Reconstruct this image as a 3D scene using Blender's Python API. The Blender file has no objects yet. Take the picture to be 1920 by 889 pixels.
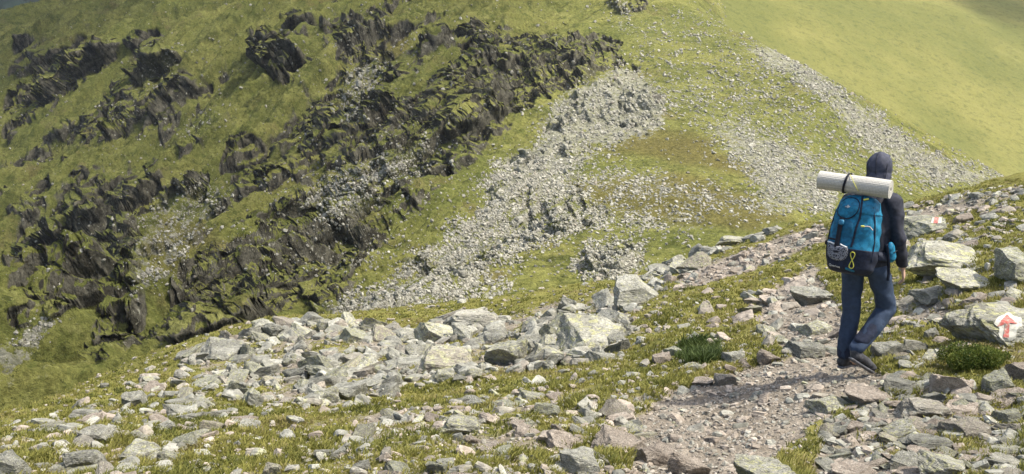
import bpy, bmesh, math, random
import numpy as np
from mathutils import Vector, Matrix, noise as mnoise
SC = bpy.context.scene
COL = SC.collection
R = math.radians
# ---------------------------------------------------------------- camera
F_PX, CX, CY = 1800.0, 960.0, 444.5
PITCH = math.atan((CY - 100.0) / F_PX)
cam_d = bpy.data.cameras.new('camera')
cam_d.sensor_width = 36.0
cam_d.lens = 36.0 * F_PX / 1920.0
cam_d.clip_start, cam_d.clip_end = 0.1, 20000
cam = bpy.data.objects.new('camera', cam_d)
COL.objects.link(cam)
cam.rotation_euler = (math.pi / 2 - PITCH, 0, 0)
SC.camera = cam
# ---------------------------------------------------------------- light
SUN_EL, SUN_AZ = R(56), R(102)          # azimuth clockwise from +Y (the view direction) towards +X
sd = Vector((math.sin(SUN_AZ) * math.cos(SUN_EL), math.cos(SUN_AZ) * math.cos(SUN_EL), math.sin(SUN_EL)))
W = bpy.data.worlds.new('World')
SC.world = W
W.use_nodes = True
nt = W.node_tree
bg = nt.nodes['Background']
sky = nt.nodes.new('ShaderNodeTexSky')
sky.sky_type = 'NISHITA'
sky.sun_disc = False
sky.sun_elevation = SUN_EL
sky.sun_rotation = SUN_AZ
sky.air_density, sky.dust_density, sky.ozone_density = 1.0, 3.0, 0.6
nt.links.new(sky.outputs[0], bg.inputs[0])
bg.inputs[1].default_value = 0.15
sun_d = bpy.data.lights.new('sun', 'SUN')
sun_d.energy = 4.4
sun_d.angle = R(2.0)
sun_d.color = (1.0, 0.94, 0.82)
sun = bpy.data.objects.new('sun', sun_d)
COL.objects.link(sun)
sun.location = (40, 20, 60)
sun.rotation_euler = sd.to_track_quat('Z', 'Y').to_euler()
SC.view_settings.view_transform = 'Standard'
SC.view_settings.look = 'None'
SC.view_settings.exposure = 0.62
SC.view_settings.gamma = 1.0
SC.cycles.max_bounces = 5
SC.cycles.diffuse_bounces = 3
SC.cycles.glossy_bounces = 2
SC.cycles.transparent_max_bounces = 8
SC.cycles.volume_bounces = 0
SC.cycles.use_denoising = True
SC.cycles.use_adaptive_sampling = True
SC.cycles.adaptive_threshold = 0.02
HAZE = 0.00013
# ---------------------------------------------------------------- helpers
rng = np.random.default_rng(7)
CP, SP = math.cos(PITCH), math.sin(PITCH)

def ray(u, v):
    """direction of a photo pixel, scaled so y = 1"""
    a = (np.asarray(u, float) - CX) / F_PX
    b = (CY - np.asarray(v, float)) / F_PX
    y = CP + b * SP
    z = -SP + b * CP
    return a / y, z / y

def project(x, y, z):
    dep = y * CP - z * SP
    h = y * SP + z * CP
    dep = np.maximum(dep, 1e-3)
    return CX + F_PX * x / dep, CY - F_PX * h / dep, dep

_perm = np.random.default_rng(99).permutation(4096)
_gx = np.cos(np.arange(4096) * 2.399963)
_gy = np.sin(np.arange(4096) * 2.399963)

def n2(x, y, seed=0):
    """gradient noise, about -1..1"""
    x = x + seed * 17.31
    y = y - seed * 9.73
    xi = np.floor(x).astype(np.int64); yi = np.floor(y).astype(np.int64)
    fx = x - xi; fy = y - yi
    ux = fx * fx * fx * (fx * (fx * 6 - 15) + 10); uy = fy * fy * fy * (fy * (fy * 6 - 15) + 10)
    def g(ix, iy, dx, dy):
        h = _perm[(_perm[ix & 4095] + iy) & 4095]
        return _gx[h] * dx + _gy[h] * dy
    a = g(xi, yi, fx, fy); b = g(xi + 1, yi, fx - 1, fy)
    c = g(xi, yi + 1, fx, fy - 1); d = g(xi + 1, yi + 1, fx - 1, fy - 1)
    return 1.5 * ((a + (b - a) * ux) * (1 - uy) + (c + (d - c) * ux) * uy)

def fbm(x, y, octs=4, seed=0, gain=0.5, ridge=False):
    s = 0; a = 1; f = 1; t = 0
    for k in range(octs):
        n = n2(x * f, y * f, seed + k * 3)
        if ridge: n = 1 - 2 * np.abs(n)
        s = s + a * n; t += a; a *= gain; f *= 2.03
    return s / t

def sstep(a, b, x):
    t = np.clip((x - a) / (b - a), 0, 1)
    return t * t * (3 - 2 * t)

class TPS:
    def __init__(self, pts, scale, smooth=1e-3):
        p = np.array(pts, float)
        self.c = p[:, :2] / scale; self.s = scale
        n = len(p)
        d = np.linalg.norm(self.c[:, None] - self.c[None], axis=2)
        K = d * d * np.log(d + 1e-9) + np.eye(n) * smooth
        P = np.hstack([np.ones((n, 1)), self.c])
        A = np.zeros((n + 3, n + 3)); A[:n, :n] = K; A[:n, n:] = P; A[n:, :n] = P.T
        self.w = np.linalg.solve(A, np.concatenate([p[:, 2], np.zeros(3)]))
    def __call__(self, x, y):
        x = x / self.s; y = y / self.s
        r = self.w[-3] + self.w[-2] * x + self.w[-1] * y
        for (cx, cy), w in zip(self.c, self.w[:-3]):
            q = (x - cx) ** 2 + (y - cy) ** 2
            r = r + w * 0.5 * q * np.log(q + 1e-12)
        return r

# masks: polygons given in photo pixels, used to decide what each point of the ground is made of
MX0, MY0, MST = -400, -300, 4
MW, MH = (2720) // MST, (1500) // MST
_my, _mx = np.mgrid[0:MH, 0:MW]
_mx = _mx * MST + MX0; _my = _my * MST + MY0
def poly_mask(polys, blur=2):
    m = np.zeros((MH, MW))
    for dens, P in polys:
        ins = np.zeros((MH, MW), bool)
        n = len(P)
        for i in range(n):
            x1, y1 = P[i]; x2, y2 = P[(i + 1) % n]
            if y1 == y2: continue
            c = ((y1 > _my) != (y2 > _my)) & (_mx < (x2 - x1) * (_my - y1) / (y2 - y1) + x1)
            ins ^= c
        m = np.maximum(m, ins * dens)
    for _ in range(blur):
        m = (m + np.roll(m, 1, 0) + np.roll(m, -1, 0) + np.roll(m, 1, 1) + np.roll(m, -1, 1)) / 5
    return m
def look(m, u, v):
    fu = np.clip((u - MX0) / MST, 0, MW - 1.01); fv = np.clip((v - MY0) / MST, 0, MH - 1.01)
    iu = fu.astype(int); iv = fv.astype(int); a = fu - iu; b = fv - iv
    return (m[iv, iu] * (1 - a) + m[iv, iu + 1] * a) * (1 - b) + (m[iv + 1, iu] * (1 - a) + m[iv + 1, iu + 1] * a) * b

def link(o, parent=None):
    COL.objects.link(o)
    if parent: o.parent = parent
    return o
def tag(o, label=None, cat=None, group=None, kind=None):
    if label: o['label'] = label
    if cat: o['category'] = cat
    if group: o['group'] = group
    if kind: o['kind'] = kind
    return o

def raw_mesh(name, V, Fs, k, smooth=False):
    """mesh from arrays; Fs is an (n,k) face index array"""
    me = bpy.data.meshes.new(name)
    V = np.ascontiguousarray(V, np.float32); Fs = np.ascontiguousarray(Fs, np.int32)
    me.vertices.add(len(V)); me.vertices.foreach_set('co', V.ravel())
    me.loops.add(Fs.size); me.loops.foreach_set('vertex_index', Fs.ravel())
    me.polygons.add(len(Fs))
    me.polygons.foreach_set('loop_start', np.arange(0, Fs.size, k, dtype=np.int32))
    me.polygons.foreach_set('use_smooth', np.full(len(Fs), smooth))
    me.update(calc_edges=True)
    return me
def set_col(me, name, arr):
    a = me.attributes.new(name, 'FLOAT_COLOR', 'POINT')
    c = np.ones((len(me.vertices), 4), np.float32); c[:, :arr.shape[1]] = arr
    a.data.foreach_set('color', c.ravel())

def grid_mesh(name, X, Y, Z, smooth=True):
    n, m = X.shape
    V = np.stack([X, Y, Z], -1).reshape(-1, 3)
    i = np.arange(n * m).reshape(n, m)
    Fq = np.stack([i[:-1, :-1], i[:-1, 1:], i[1:, 1:], i[1:, :-1]], -1).reshape(-1, 4)
    return raw_mesh(name, V, Fq, 4, smooth)

# ---------------------------------------------------------------- node helpers
class N:
    def __init__(self, name):
        self.m = bpy.data.materials.new(name); self.m.use_nodes = True
        self.t = self.m.node_tree; self.b = self.t.nodes['Principled BSDF']
        self.b.inputs['Roughness'].default_value = 0.9
        self.b.inputs['Specular IOR Level'].default_value = 0.25
    def new(self, typ, **kw):
        n = self.t.nodes.new(typ)
        for k, v in kw.items():
            if k.startswith('i_'): self.put(n.inputs[k[2:].replace('_', ' ')], v)
            else: setattr(n, k, v)
        return n
    def put(self, sock, v):
        if hasattr(v, 'is_linked') or isinstance(v, bpy.types.NodeSocket): self.t.links.new(v, sock)
        elif isinstance(v, (tuple, list)) and len(v) == 3 and len(sock.default_value) == 4: sock.default_value = (*v, 1)
        else: sock.default_value = v
    def coord(self, world=True):
        if world: return self.new('ShaderNodeNewGeometry').outputs['Position']
        return self.new('ShaderNodeTexCoord').outputs['Object']
    def scale(self, vec, s):
        n = self.new('ShaderNodeVectorMath', operation='MULTIPLY'); self.put(n.inputs[0], vec); n.inputs[1].default_value = s
        return n.outputs[0]
    def noise(self, vec, sc, det=4, rough=0.55, dist=0.0):
        n = self.new('ShaderNodeTexNoise'); self.put(n.inputs['Vector'], vec)
        n.inputs['Scale'].default_value = sc; n.inputs['Detail'].default_value = det
        n.inputs['Roughness'].default_value = rough; n.inputs['Distortion'].default_value = dist
        return n.outputs['Fac']
    def ramp(self, f, a, b):
        n = self.new('ShaderNodeMapRange', interpolation_type='SMOOTHSTEP'); self.put(n.inputs[0], f)
        n.inputs[1].default_value = a; n.inputs[2].default_value = b
        return n.outputs[0]
    def math(self, op, a, b=0.0):
        n = self.new('ShaderNodeMath', operation=op); self.put(n.inputs[0], a); self.put(n.inputs[1], b)
        return n.outputs[0]
    def mix(self, f, a, b):
        n = self.new('ShaderNodeMix', data_type='RGBA'); self.put(n.inputs['Factor'], f)
        self.put(n.inputs[6], a); self.put(n.inputs[7], b)
        return n.outputs[2]
    def mulc(self, c, f):
        n = self.new('ShaderNodeVectorMath', operation='SCALE'); self.put(n.inputs[0], c); self.put(n.inputs['Scale'], f)
        return n.outputs[0]
    def attr(self, name):
        n = self.new('ShaderNodeAttribute', attribute_name=name)
        s = self.new('ShaderNodeSeparateColor'); self.t.links.new(n.outputs['Color'], s.inputs[0])
        return n.outputs['Color'], s.outputs
    def bump(self, h, strength=0.5, dist=0.02):
        n = self.new('ShaderNodeBump'); self.put(n.inputs['Height'], h)
        n.inputs['Strength'].default_value = strength; n.inputs['Distance'].default_value = dist
        self.t.links.new(n.outputs[0], self.b.inputs['Normal'])
    def base(self, c): self.put(self.b.inputs['Base Color'], c)

def simple(name, col, rough=0.8, bump=None, var=0.15, spec=0.25, metal=0.0):
    n = N(name)
    p = n.coord(False)
    f = n.noise(p, 35, 4)
    c2 = tuple(max(0, c * (1 - var)) for c in col); c1 = tuple(min(1, c * (1 + var)) for c in col)
    n.base(n.mix(n.ramp(f, 0.35, 0.65), c2, c1))
    n.b.inputs['Roughness'].default_value = rough
    n.b.inputs['Specular IOR Level'].default_value = spec
    n.b.inputs['Metallic'].default_value = metal
    if bump: n.bump(n.noise(p, bump[0], 4), bump[1], bump[2])
    return n.m

# ---------------------------------------------------------------- materials
def mat_rock(name, light, dark, lichen=(0.33, 0.33, 0.19), lich=0.57, scale=1.0, warm=0.35, world=False):
    n = N(name)
    p = n.coord(world)
    gi = n.new('ShaderNodeNewGeometry').outputs['Random Per Island']
    oi = n.new('ShaderNodeObjectInfo').outputs['Random']
    rnd = n.math('FRACT', n.math('ADD', n.math('MULTIPLY', gi, 3.7), n.math('MULTIPLY', oi, 5.3)))
    rnd2 = n.math('FRACT', n.math('MULTIPLY', rnd, 7.77))
    off = n.new('ShaderNodeCombineXYZ'); n.put(off.inputs[0], n.math('MULTIPLY', rnd, 37.0))
    va = n.new('ShaderNodeVectorMath', operation='ADD'); n.put(va.inputs[0], p); n.put(va.inputs[1], off.outputs[0])
    q = va.outputs[0]
    big = n.noise(q, 1.7 * scale, 5, 0.6)
    fine = n.noise(q, 14 * scale, 6, 0.65)
    strat = n.noise(n.scale(q, (1.2, 1.2, 9.0)), 2.4 * scale, 5, 0.6, 0.4)
    c = n.mix(n.ramp(big, 0.35, 0.68), dark, light)
    c = n.mix(n.math('MULTIPLY', n.ramp(strat, 0.55, 0.7), 0.22), c, tuple(v * 0.5 for v in dark))
    # warm brownish stones
    c = n.mix(n.math('MULTIPLY', n.ramp(rnd, 1 - warm, 1.0), 0.75), c, (0.27, 0.232, 0.188))
    # lichen: yellow green crust, pale crust, black spots
    l1 = n.ramp(n.noise(q, 5.5 * scale, 5, 0.7), lich, lich + 0.06)
    c = n.mix(n.math('MULTIPLY', l1, 0.75), c, lichen)
    l3 = n.ramp(n.noise(q, 3.3 * scale, 6, 0.7, 0.3), 0.57, 0.63)
    c = n.mix(n.math('MULTIPLY', l3, 0.6), c, tuple(min(0.60, v * 1.25) for v in light))
    l2 = n.ramp(n.noise(q, 8.0 * scale, 5, 0.8), 0.575, 0.62)
    c = n.mix(n.math('MULTIPLY', l2, 0.8), c, (0.055, 0.055, 0.048))
    c = n.mulc(c, n.math('ADD', n.math('MULTIPLY', rnd2, 0.45), 0.76))
    c = n.mulc(c, n.math('ADD', n.math('MULTIPLY', fine, 1.9), 0.05))
    n.base(c)
    h = n.math('ADD', n.math('MULTIPLY', strat, 1.0), n.math('MULTIPLY', fine, 0.5))
    n.bump(h, 0.9, 0.035 / scale)
    return n.m
M_ROCK = mat_rock('grey_rock', (0.33, 0.325, 0.28), (0.185, 0.182, 0.153))
M_DARKROCK = mat_rock('dark_lichen_rock', (0.34, 0.34, 0.28), (0.17, 0.17, 0.14), lich=0.5)
M_LICHEN = mat_rock('lichen_rock', (0.37, 0.362, 0.305), (0.205, 0.20, 0.162), lichen=(0.40, 0.395, 0.20), lich=0.52, warm=0.0)
M_BROWN = mat_rock('brown_rock', (0.38, 0.33, 0.275), (0.25, 0.21, 0.17), lich=0.66, warm=0.2)
M_GRAVEL = mat_rock('gravel', (0.38, 0.345, 0.295), (0.24, 0.215, 0.178), lich=0.75, warm=0.5, scale=3)
M_FARROCK = mat_rock('scree_rock', (0.40, 0.385, 0.32), (0.22, 0.21, 0.17), lich=0.62, scale=0.35, warm=0.1, world=True)
M_CRAG = mat_rock('crag_rock', (0.21, 0.205, 0.175), (0.085, 0.085, 0.075), lichen=(0.13, 0.15, 0.045), lich=0.55, scale=0.25, warm=0.0, world=True)

def far_turf(n, p, brown=None):
    a = n.noise(p, 0.035, 5, 0.6); b = n.noise(p, 0.28, 6, 0.7); f = n.noise(p, 1.7, 5, 0.75)
    g = n.mix(n.ramp(a, 0.35, 0.65), (0.142, 0.152, 0.042), (0.212, 0.208, 0.062))
    g = n.mix(n.ramp(b, 0.42, 0.70), g, (0.085, 0.100, 0.026))
    g = n.mix(n.ramp(n.noise(p, 0.11, 5, 0.7), 0.55, 0.72), g, (0.150, 0.132, 0.052))
    mp = n.new('ShaderNodeMapping'); n.put(mp.inputs[0], p); mp.inputs['Rotation'].default_value = (0, 0, R(-50)); mp.inputs['Scale'].default_value = (0.22, 1.0, 0.8)
    st = n.noise(mp.outputs[0], 0.30, 6, 0.7)
    g = n.mix(n.math('MULTIPLY', n.ramp(st, 0.52, 0.66), 0.75), g, (0.070, 0.078, 0.022))
    g = n.mix(n.math('MULTIPLY', n.ramp(st, 0.44, 0.34), 0.6), g, (0.25, 0.245, 0.085))
    g = n.mix(n.math('MULTIPLY', n.ramp(n.noise(p, 0.75, 4, 0.8), 0.58, 0.64), 0.75), g, (0.040, 0.048, 0.014))
    if brown is not None: g = n.mix(n.math('MULTIPLY', brown, 0.8), g, (0.125, 0.105, 0.036))
    g = n.mulc(g, n.math('ADD', n.math('MULTIPLY', f, 2.2), -0.1))
    return g, b, f
def mat_mountain():
    n = N('mountain_turf')
    p = n.coord()
    col, m = n.attr('mask')           # r stones, g crag, b browning
    g, b, f = far_turf(n, p, m[2])
    sp = n.math('MULTIPLY', n.ramp(n.noise(p, 0.9, 5, 0.8), 0.60, 0.68), n.ramp(n.noise(p, 0.05, 3, 0.6), 0.42, 0.62))
    g = n.mix(n.math('MULTIPLY', sp, 0.7), g, (0.36, 0.35, 0.26))
    rk = n.mix(n.ramp(n.noise(p, 0.6, 6, 0.7), 0.35, 0.65), (0.15, 0.148, 0.115), (0.36, 0.35, 0.285))
    st = n.math('ADD', m[0], n.math('MULTIPLY', n.math('SUBTRACT', n.noise(p, 0.8, 6, 0.75), 0.5), 3.2))
    c = n.mix(n.math('MULTIPLY', n.ramp(st, 0.55, 0.8), 0.8), g, rk)
    nz = n.new('ShaderNodeNewGeometry'); sx = n.new('ShaderNodeSeparateXYZ'); n.put(sx.inputs[0], nz.outputs['Normal'])
    steep = n.ramp(n.math('ADD', sx.outputs[2], n.math('MULTIPLY', n.math('SUBTRACT', b, 0.5), 0.55)), 0.66, 0.54)
    pv_ = n.scale(p, (1.0, 1.0, 0.85))
    ck = n.mix(n.ramp(n.noise(pv_, 0.5, 6, 0.75, 0.4), 0.38, 0.66), (0.040, 0.037, 0.027), (0.155, 0.145, 0.108))
    ck = n.mix(n.ramp(n.noise(pv_, 0.9, 5, 0.8), 0.61, 0.67), ck, (0.33, 0.32, 0.25))
    ck = n.mulc(ck, n.math('ADD', n.math('MULTIPLY', f, 1.3), 0.35))
    cf = n.math('MULTIPLY', n.math('MULTIPLY', steep, n.ramp(m[1], 0.12, 0.3)), n.ramp(m[0], 0.75, 0.15))
    c = n.mix(cf, c, ck)
    n.base(c)
    h = n.math('ADD', n.math('MULTIPLY', n.noise(p, 0.9, 6, 0.75), 1.0), n.math('MULTIPLY', f, 0.5))
    n.bump(h, 0.8, 0.9)
    n.b.inputs['Roughness'].default_value = 1.0
    n.b.inputs['Specular IOR Level'].default_value = 0.05
    return n.m
M_MOUNT = mat_mountain()

def mat_crag():
    n = N('crag_face')
    p = n.coord()
    pv = n.scale(p, (1.0, 1.0, 0.45))
    a = n.noise(pv, 0.55, 6, 0.72, 0.4); f = n.noise(pv, 2.6, 5, 0.75)
    c = n.mix(n.ramp(a, 0.38, 0.66), (0.075, 0.075, 0.066), (0.215, 0.21, 0.178))
    c = n.mix(n.ramp(n.noise(pv, 0.9, 5, 0.8), 0.60, 0.66), c, (0.36, 0.35, 0.29))
    c = n.mulc(c, n.math('ADD', n.math('MULTIPLY', f, 1.3), 0.35))
    g, _b, _f = far_turf(n, p)
    nz = n.new('ShaderNodeNewGeometry'); sx = n.new('ShaderNodeSeparateXYZ'); n.put(sx.inputs[0], nz.outputs['Normal'])
    up = n.ramp(n.math('ADD', sx.outputs[2], n.math('MULTIPLY', n.math('SUBTRACT', n.noise(p, 0.35, 5, 0.75), 0.5), 0.9)), 0.56, 0.68)
    n.base(n.mix(up, c, g))
    n.bump(n.math('ADD', a, n.math('MULTIPLY', f, 0.5)), 0.9, 0.8)
    n.b.inputs['Specular IOR Level'].default_value = 0.05
    return n.m
M_CRAGFACE = mat_crag()

def mat_ground():
    n = N('ground_soil')
    p = n.coord()
    col, m = n.attr('mask')           # r path, g grass
    a = n.noise(p, 1.3, 6, 0.65); f = n.noise(p, 17, 6, 0.7); v = n.noise(p, 60, 3, 0.7)
    soil = n.mix(n.ramp(a, 0.35, 0.65), (0.19, 0.162, 0.125), (0.28, 0.245, 0.20))
    soil = n.mix(n.ramp(f, 0.5, 0.68), soil, (0.38, 0.325, 0.265))
    turf = n.mix(n.ramp(n.noise(p, 4.0, 5, 0.7), 0.38, 0.62), (0.14, 0.14, 0.035), (0.21, 0.195, 0.055))
    turf = n.mix(n.ramp(n.noise(p, 2.1, 5, 0.7), 0.56, 0.70), turf, (0.15, 0.115, 0.060))
    t = n.math('ADD', m[1], n.math('MULTIPLY', n.math('SUBTRACT', f, 0.5), 0.8))
    c = n.mix(n.ramp(t, 0.35, 0.6), soil, turf)
    c = n.mulc(c, n.math('ADD', n.math('MULTIPLY', v, 1.1), 0.45))
    n.base(c)
    n.bump(n.math('ADD', f, n.math('MULTIPLY', v, 0.4)), 0.9, 0.04)
    n.b.inputs['Specular IOR Level'].default_value = 0.1
    return n.m
M_GROUND = mat_ground()

def mat_blade(name, trans=0.25):
    n = N(name)
    col, m = n.attr('tint')
    n.base(col)
    n.b.inputs['Roughness'].default_value = 0.65
    n.b.inputs['Specular IOR Level'].default_value = 0.2
    tr = n.new('ShaderNodeBsdfTranslucent'); n.put(tr.inputs[0], col)
    mx = n.new('ShaderNodeMixShader'); mx.inputs[0].default_value = trans
    n.t.links.new(n.b.outputs[0], mx.inputs[1]); n.t.links.new(tr.outputs[0], mx.inputs[2])
    n.t.links.new(mx.outputs[0], n.t.nodes['Material Output'].inputs[0])
    return n.m
M_BLADE = mat_blade('grass_blade')

# ================================================================ THE LAND
def wpt(u, v, d):
    a, b = ray(u, v)
    return (float(a) * d, d, float(b) * d)
# ---- the ridge and valley sides opposite
mc = [(1300,452,100),(1180,470,98),(1420,420,112),(1420,370,135),(1250,330,150),(1250,240,190),(1235,195,212),
 (1170,85,262),(1145,0,315),(1110,-110,390),(1000,310,180),(1040,400,128),(1120,430,112),(900,400,148),(900,530,104),
 (730,575,112),(800,470,132),(800,300,205),(900,200,235),(1000,90,285),(800,100,300),(800,0,345),(950,0,330),(600,590,140),(600,450,190),
 (600,300,240),(600,150,300),(600,0,360),(400,630,160),(400,450,218),(400,300,270),(400,100,345),(400,0,390),
 (200,690,165),(200,500,225),(200,300,300),(200,100,395),(0,760,165),(0,600,218),(0,400,295),(0,200,400),
 (-200,850,165),(-200,500,260),(-200,250,380),(-200,140,480),
 (1530,400,128),(1620,390,150),(1500,290,175),(1560,190,222),(1400,180,225),(1330,60,285),(1300,0,320),(1250,-80,380),
 (1420,75,290),(1480,110,278),(1560,150,262),(1650,200,252),(1750,265,245),(1850,320,240),(1900,345,238),(2050,420,230),
 (1760,350,205),(1680,300,215),(1900,420,190),(1650,480,120),(1900,560,120),(2200,600,170),(2200,800,90)]
P = [wpt(*c) for c in mc]
# ground falls away behind the spur's skyline
for (u, v, d) in [(1420,75,290),(1480,110,278),(1560,150,262),(1650,200,252),(1750,265,245),(1850,320,240),(1900,345,238),(2050,420,230)]:
    x, y, z = wpt(u, v, d)
    k = 1 + 45 / d
    P.append((x * k, y * k, z * k - 26))
for (u, v, d) in [(-300,120,520),(0,84,520),(110,58,500),(230,26,480),(330,-6,470)]:
    x, y, z = wpt(u, v, d); P.append((x, y, z)); k = 1 + 70 / d; P.append((x * k, y * k, z * k - 30))
for (x, z) in [(-60,-34),(-35,-30),(-12,-26),(8,-24),(25,-27),(45,-36),(70,-46)]:
    P.append((x, 62, z)); P.append((x, 40, z - 4))
for (u, d, z) in [(-200,800,40),(300,700,90),(800,650,110),(1200,650,90)]:
    P.append(((u - CX) / F_PX * d, d, z))
mount_base = TPS(P, 100.0, 2e-3)

CRAGS = {
 'ridge': [(1172,78),(1140,72),(1080,84),(1000,95),(900,112),(830,150),(800,170),(810,230),(835,260),(900,240),(1000,195),(1100,150),(1172,112)],
 'middle': [(800,170),(760,190),(700,210),(660,250),(620,330),(640,400),(720,370),(800,310),(830,260)],
 'upper': [(650,178),(600,190),(590,260),(565,292),(620,272),(660,222)],
 'cave': [(470,252),(430,268),(402,318),(450,312),(505,306),(500,270)],
 'small': [(238,200),(215,222),(198,262),(225,246),(252,214)],
 'corner': [(150,92),(90,108),(50,160),(25,200),(80,184),(150,140)],
 'big': [(240,338),(150,348),(110,400),(60,450),(48,520),(58,605),(110,594),(180,562),(240,540),(272,480),(250,420)],
 'wedge': [(272,535),(185,605),(180,680),(215,676),(265,634),(278,580)],
 'lower': [(430,470),(480,440),(520,400),(560,370),(600,370),(640,400),(600,470),(560,540),(520,600),(470,600),(400,625),(330,650),(330,560),(345,500)],
 'streak': [(700,28),(655,60),(640,108),(680,122),(725,60)],
 'streak2': [(535,80),(500,100),(505,140),(540,150),(560,110)],
 'knob': [(905,60),(935,88),(905,112),(870,92)],
 'top': [(1150,0),(1200,0),(1212,18),(1150,14)],
 'outcrop': [(985,392),(1050,374),(1110,380),(1124,420),(1040,442),(985,424)],
 'outcrop2': [(1112,472),(1180,450),(1204,480),(1172,512),(1112,512)],
 'gully': [(600,400),(690,400),(710,450),(650,520),(610,580),(560,575)],
 'low_left': [(10,588),(60,578),(62,632),(18,612)],
 'tiny': [(340,320),(380,330),(385,380),(350,370)],
}
m_crag = poly_mask([(1, p) for p in CRAGS.values()], 3)
m_rough = poly_mask([(.30, [(640,10),(760,50),(1150,60),(1120,140),(1000,230),(760,400),(620,600),(320,650),(390,420),(480,240),(580,120)]),
 (.28, [(20,360),(260,320),(440,380),(400,640),(0,650)]), (.30, [(20,80),(300,60),(360,130),(280,260),(0,260)]), (.2, [(-60,260),(420,120),(640,-20),(900,-20),(640,200),(400,420),(-60,520)])], 8)
m_scree = poly_mask([
 (1.0,[(1180,118),(1212,150),(1252,200),(1235,240),(1130,282),(1040,312),(980,332),(955,312),(1010,262),(1012,222),(1080,170)]),
 (0.68,[(590,592),(700,545),(800,470),(900,400),(1000,345),(1110,368),(1132,410),(1060,442),(960,490),(880,545),(760,572),(650,615)]),
 (0.8,[(930,300),(1010,285),(1130,290),(1050,330),(1100,370),(1000,350),(900,400)]),
 (0.5,[(1030,325),(1200,318),(1330,350),(1490,385),(1440,402),(1200,372),(1060,352)]),
 (0.85,[(1350,228),(1480,268),(1570,345),(1570,405),(1450,392),(1380,302),(1335,258)]),
 (0.95,[(1400,78),(1475,86),(1620,200),(1760,292),(1890,340),(1760,350),(1640,272),(1560,192),(1430,122)]),
 (0.5,[(1560,190),(1640,272),(1760,350),(1700,352),(1600,270)]),
 (0.8,[(1700,198),(1725,205),(1890,318),(1905,340),(1860,322)]),
 (0.30,[(1170,60),(1330,0),(1420,70),(1400,120),(1600,250),(1640,400),(1400,300),(1260,220)]),
 (0.4,[(1260,140),(1420,210),(1560,310),(1540,330),(1380,240),(1250,190)]),
 (0.8,[(-40,680),(20,640),(80,590),(110,600),(50,690),(-20,760)]),
 (0.6,[(1140,-20),(1160,60),(1180,60),(1170,-20)]),
 (0.75,[(1090,470),(1180,448),(1215,470),(1200,520),(1150,530),(1080,516)]),
 (0.7,[(660,130),(735,90),(705,170),(650,215),(625,190)]),
 (0.55,[(260,400),(390,340),(430,370),(330,520),(260,560)]),
 (0.55,[(350,230),(420,205),(400,235),(300,265)]),
 (0.5,[(700,560),(850,520),(1000,540),(950,580),(700,600)]),
 (0.45,[(560,360),(800,250),(830,270),(620,430)]),
 (0.45,[(1000,385),(1290,395),(1300,425),(1000,440)]),
 (0.5,[(1290,395),(1320,395),(1320,440),(1230,430)]),
 (0.4,[(300,90),(360,95),(290,170),(240,210),(260,150)])], 16)
m_spine = poly_mask([(1, [(1185,110),(1215,150),(1255,205),(1235,242),(1130,284),(1060,320),(1130,372),(1140,410),(1060,445),(960,490),(880,545),(760,575),(600,606),(690,540),(800,465),(900,395),(960,330),(1010,262),(1012,222),(1080,165)]),
 (1, [(1090,470),(1180,448),(1215,470),(1200,520),(1150,530),(1080,516)])], 5)
m_brown = poly_mask([(1,[(1190,240),(1300,250),(1420,330),(1300,310),(1180,285),(1130,300)]),(0.8,[(700,40),(770,60),(760,110),(720,120)]),
 (0.9,[(1030,340),(1300,330),(1500,400),(1400,440),(1150,400)]),(0.7,[(300,400),(420,430),(330,520),(270,520)])], 8)

uu = np.linspace(-640, 2300, 1560); dd = np.exp(np.linspace(math.log(46), math.log(600), 1650))
U, D = np.meshgrid(uu, dd)
X = (U - CX) / F_PX * D; Y = D.copy()
Z = mount_base(X, Y)
Z += 2.2 * fbm(X / 38, Y / 38, 3, 5)
# ribs and gullies run down the fall line: stretch the noise along it
gy, gx = np.gradient(mount_base(X[::40, ::40], Y[::40, ::40]))
rot = R(50)
xr = X * math.cos(rot) + Y * math.sin(rot); yr = -X * math.sin(rot) + Y * math.cos(rot)
left = sstep(20, -40, X - (Y - 120) * 0.12)
Z += left * 10.0 * (fbm(xr / 170, yr / 44, 2, 19, ridge=True) - .1)
Z += left * 8.5 * (fbm(xr / 70, yr / 15, 3, 21, ridge=True))
Zs = Z.copy()
Z += left * 4.2 * (fbm(xr / 24, yr / 5.5, 3, 24, ridge=True) - 0.2)
Z += 0.75 * fbm(xr / 9, yr / 1.7, 2, 27, ridge=True) * (0.25 + left)
pu, pv, _ = project(X, Y, Z)
wu = pu + 26 * fbm(X / 14, Y / 14, 3, 11); wv = pv + 20 * fbm(X / 14, Y / 14, 3, 12)
crag = sstep(0.12, 0.7, look(m_crag, wu, wv))
scree = look(m_scree, wu, wv)
brown = look(m_brown, wu, wv)
# crags: where the slope is broken it stands out in scarps, each with a ledge on top
Z += (0.32 + 0.25 * left) * fbm(X / 1.8, Y / 1.8, 3, 37, 0.65)
Z += (0.5 + .8 * left) * np.maximum(0, fbm(X / 3.6, Y / 3.6, 3, 36, 0.6) - .18)
gy_, gx_ = np.gradient(Zs); gx_ = gx_ / np.gradient(X, axis=1); gy_ = gy_ / np.gradient(Y, axis=0)
nl = np.sqrt(gx_ ** 2 + gy_ ** 2 + 1)
wild = sstep(0.02, 0.5, fbm(xr / 45, yr / 26, 3, 39)) * left
rock = np.clip(sstep(0.22, 0.60, look(m_crag, wu, wv) + look(m_rough, wu, wv) * (1.15 + 2.2 * fbm(xr / 34, yr / 10, 3, 77)) + 0.34 * fbm(X / 11, Y / 11, 4, 78, .6)) + 0.62 * wild * sstep(-.1, .5, fbm(X / 9, Y / 9, 4, 79, .6)), 0, 1)
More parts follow.
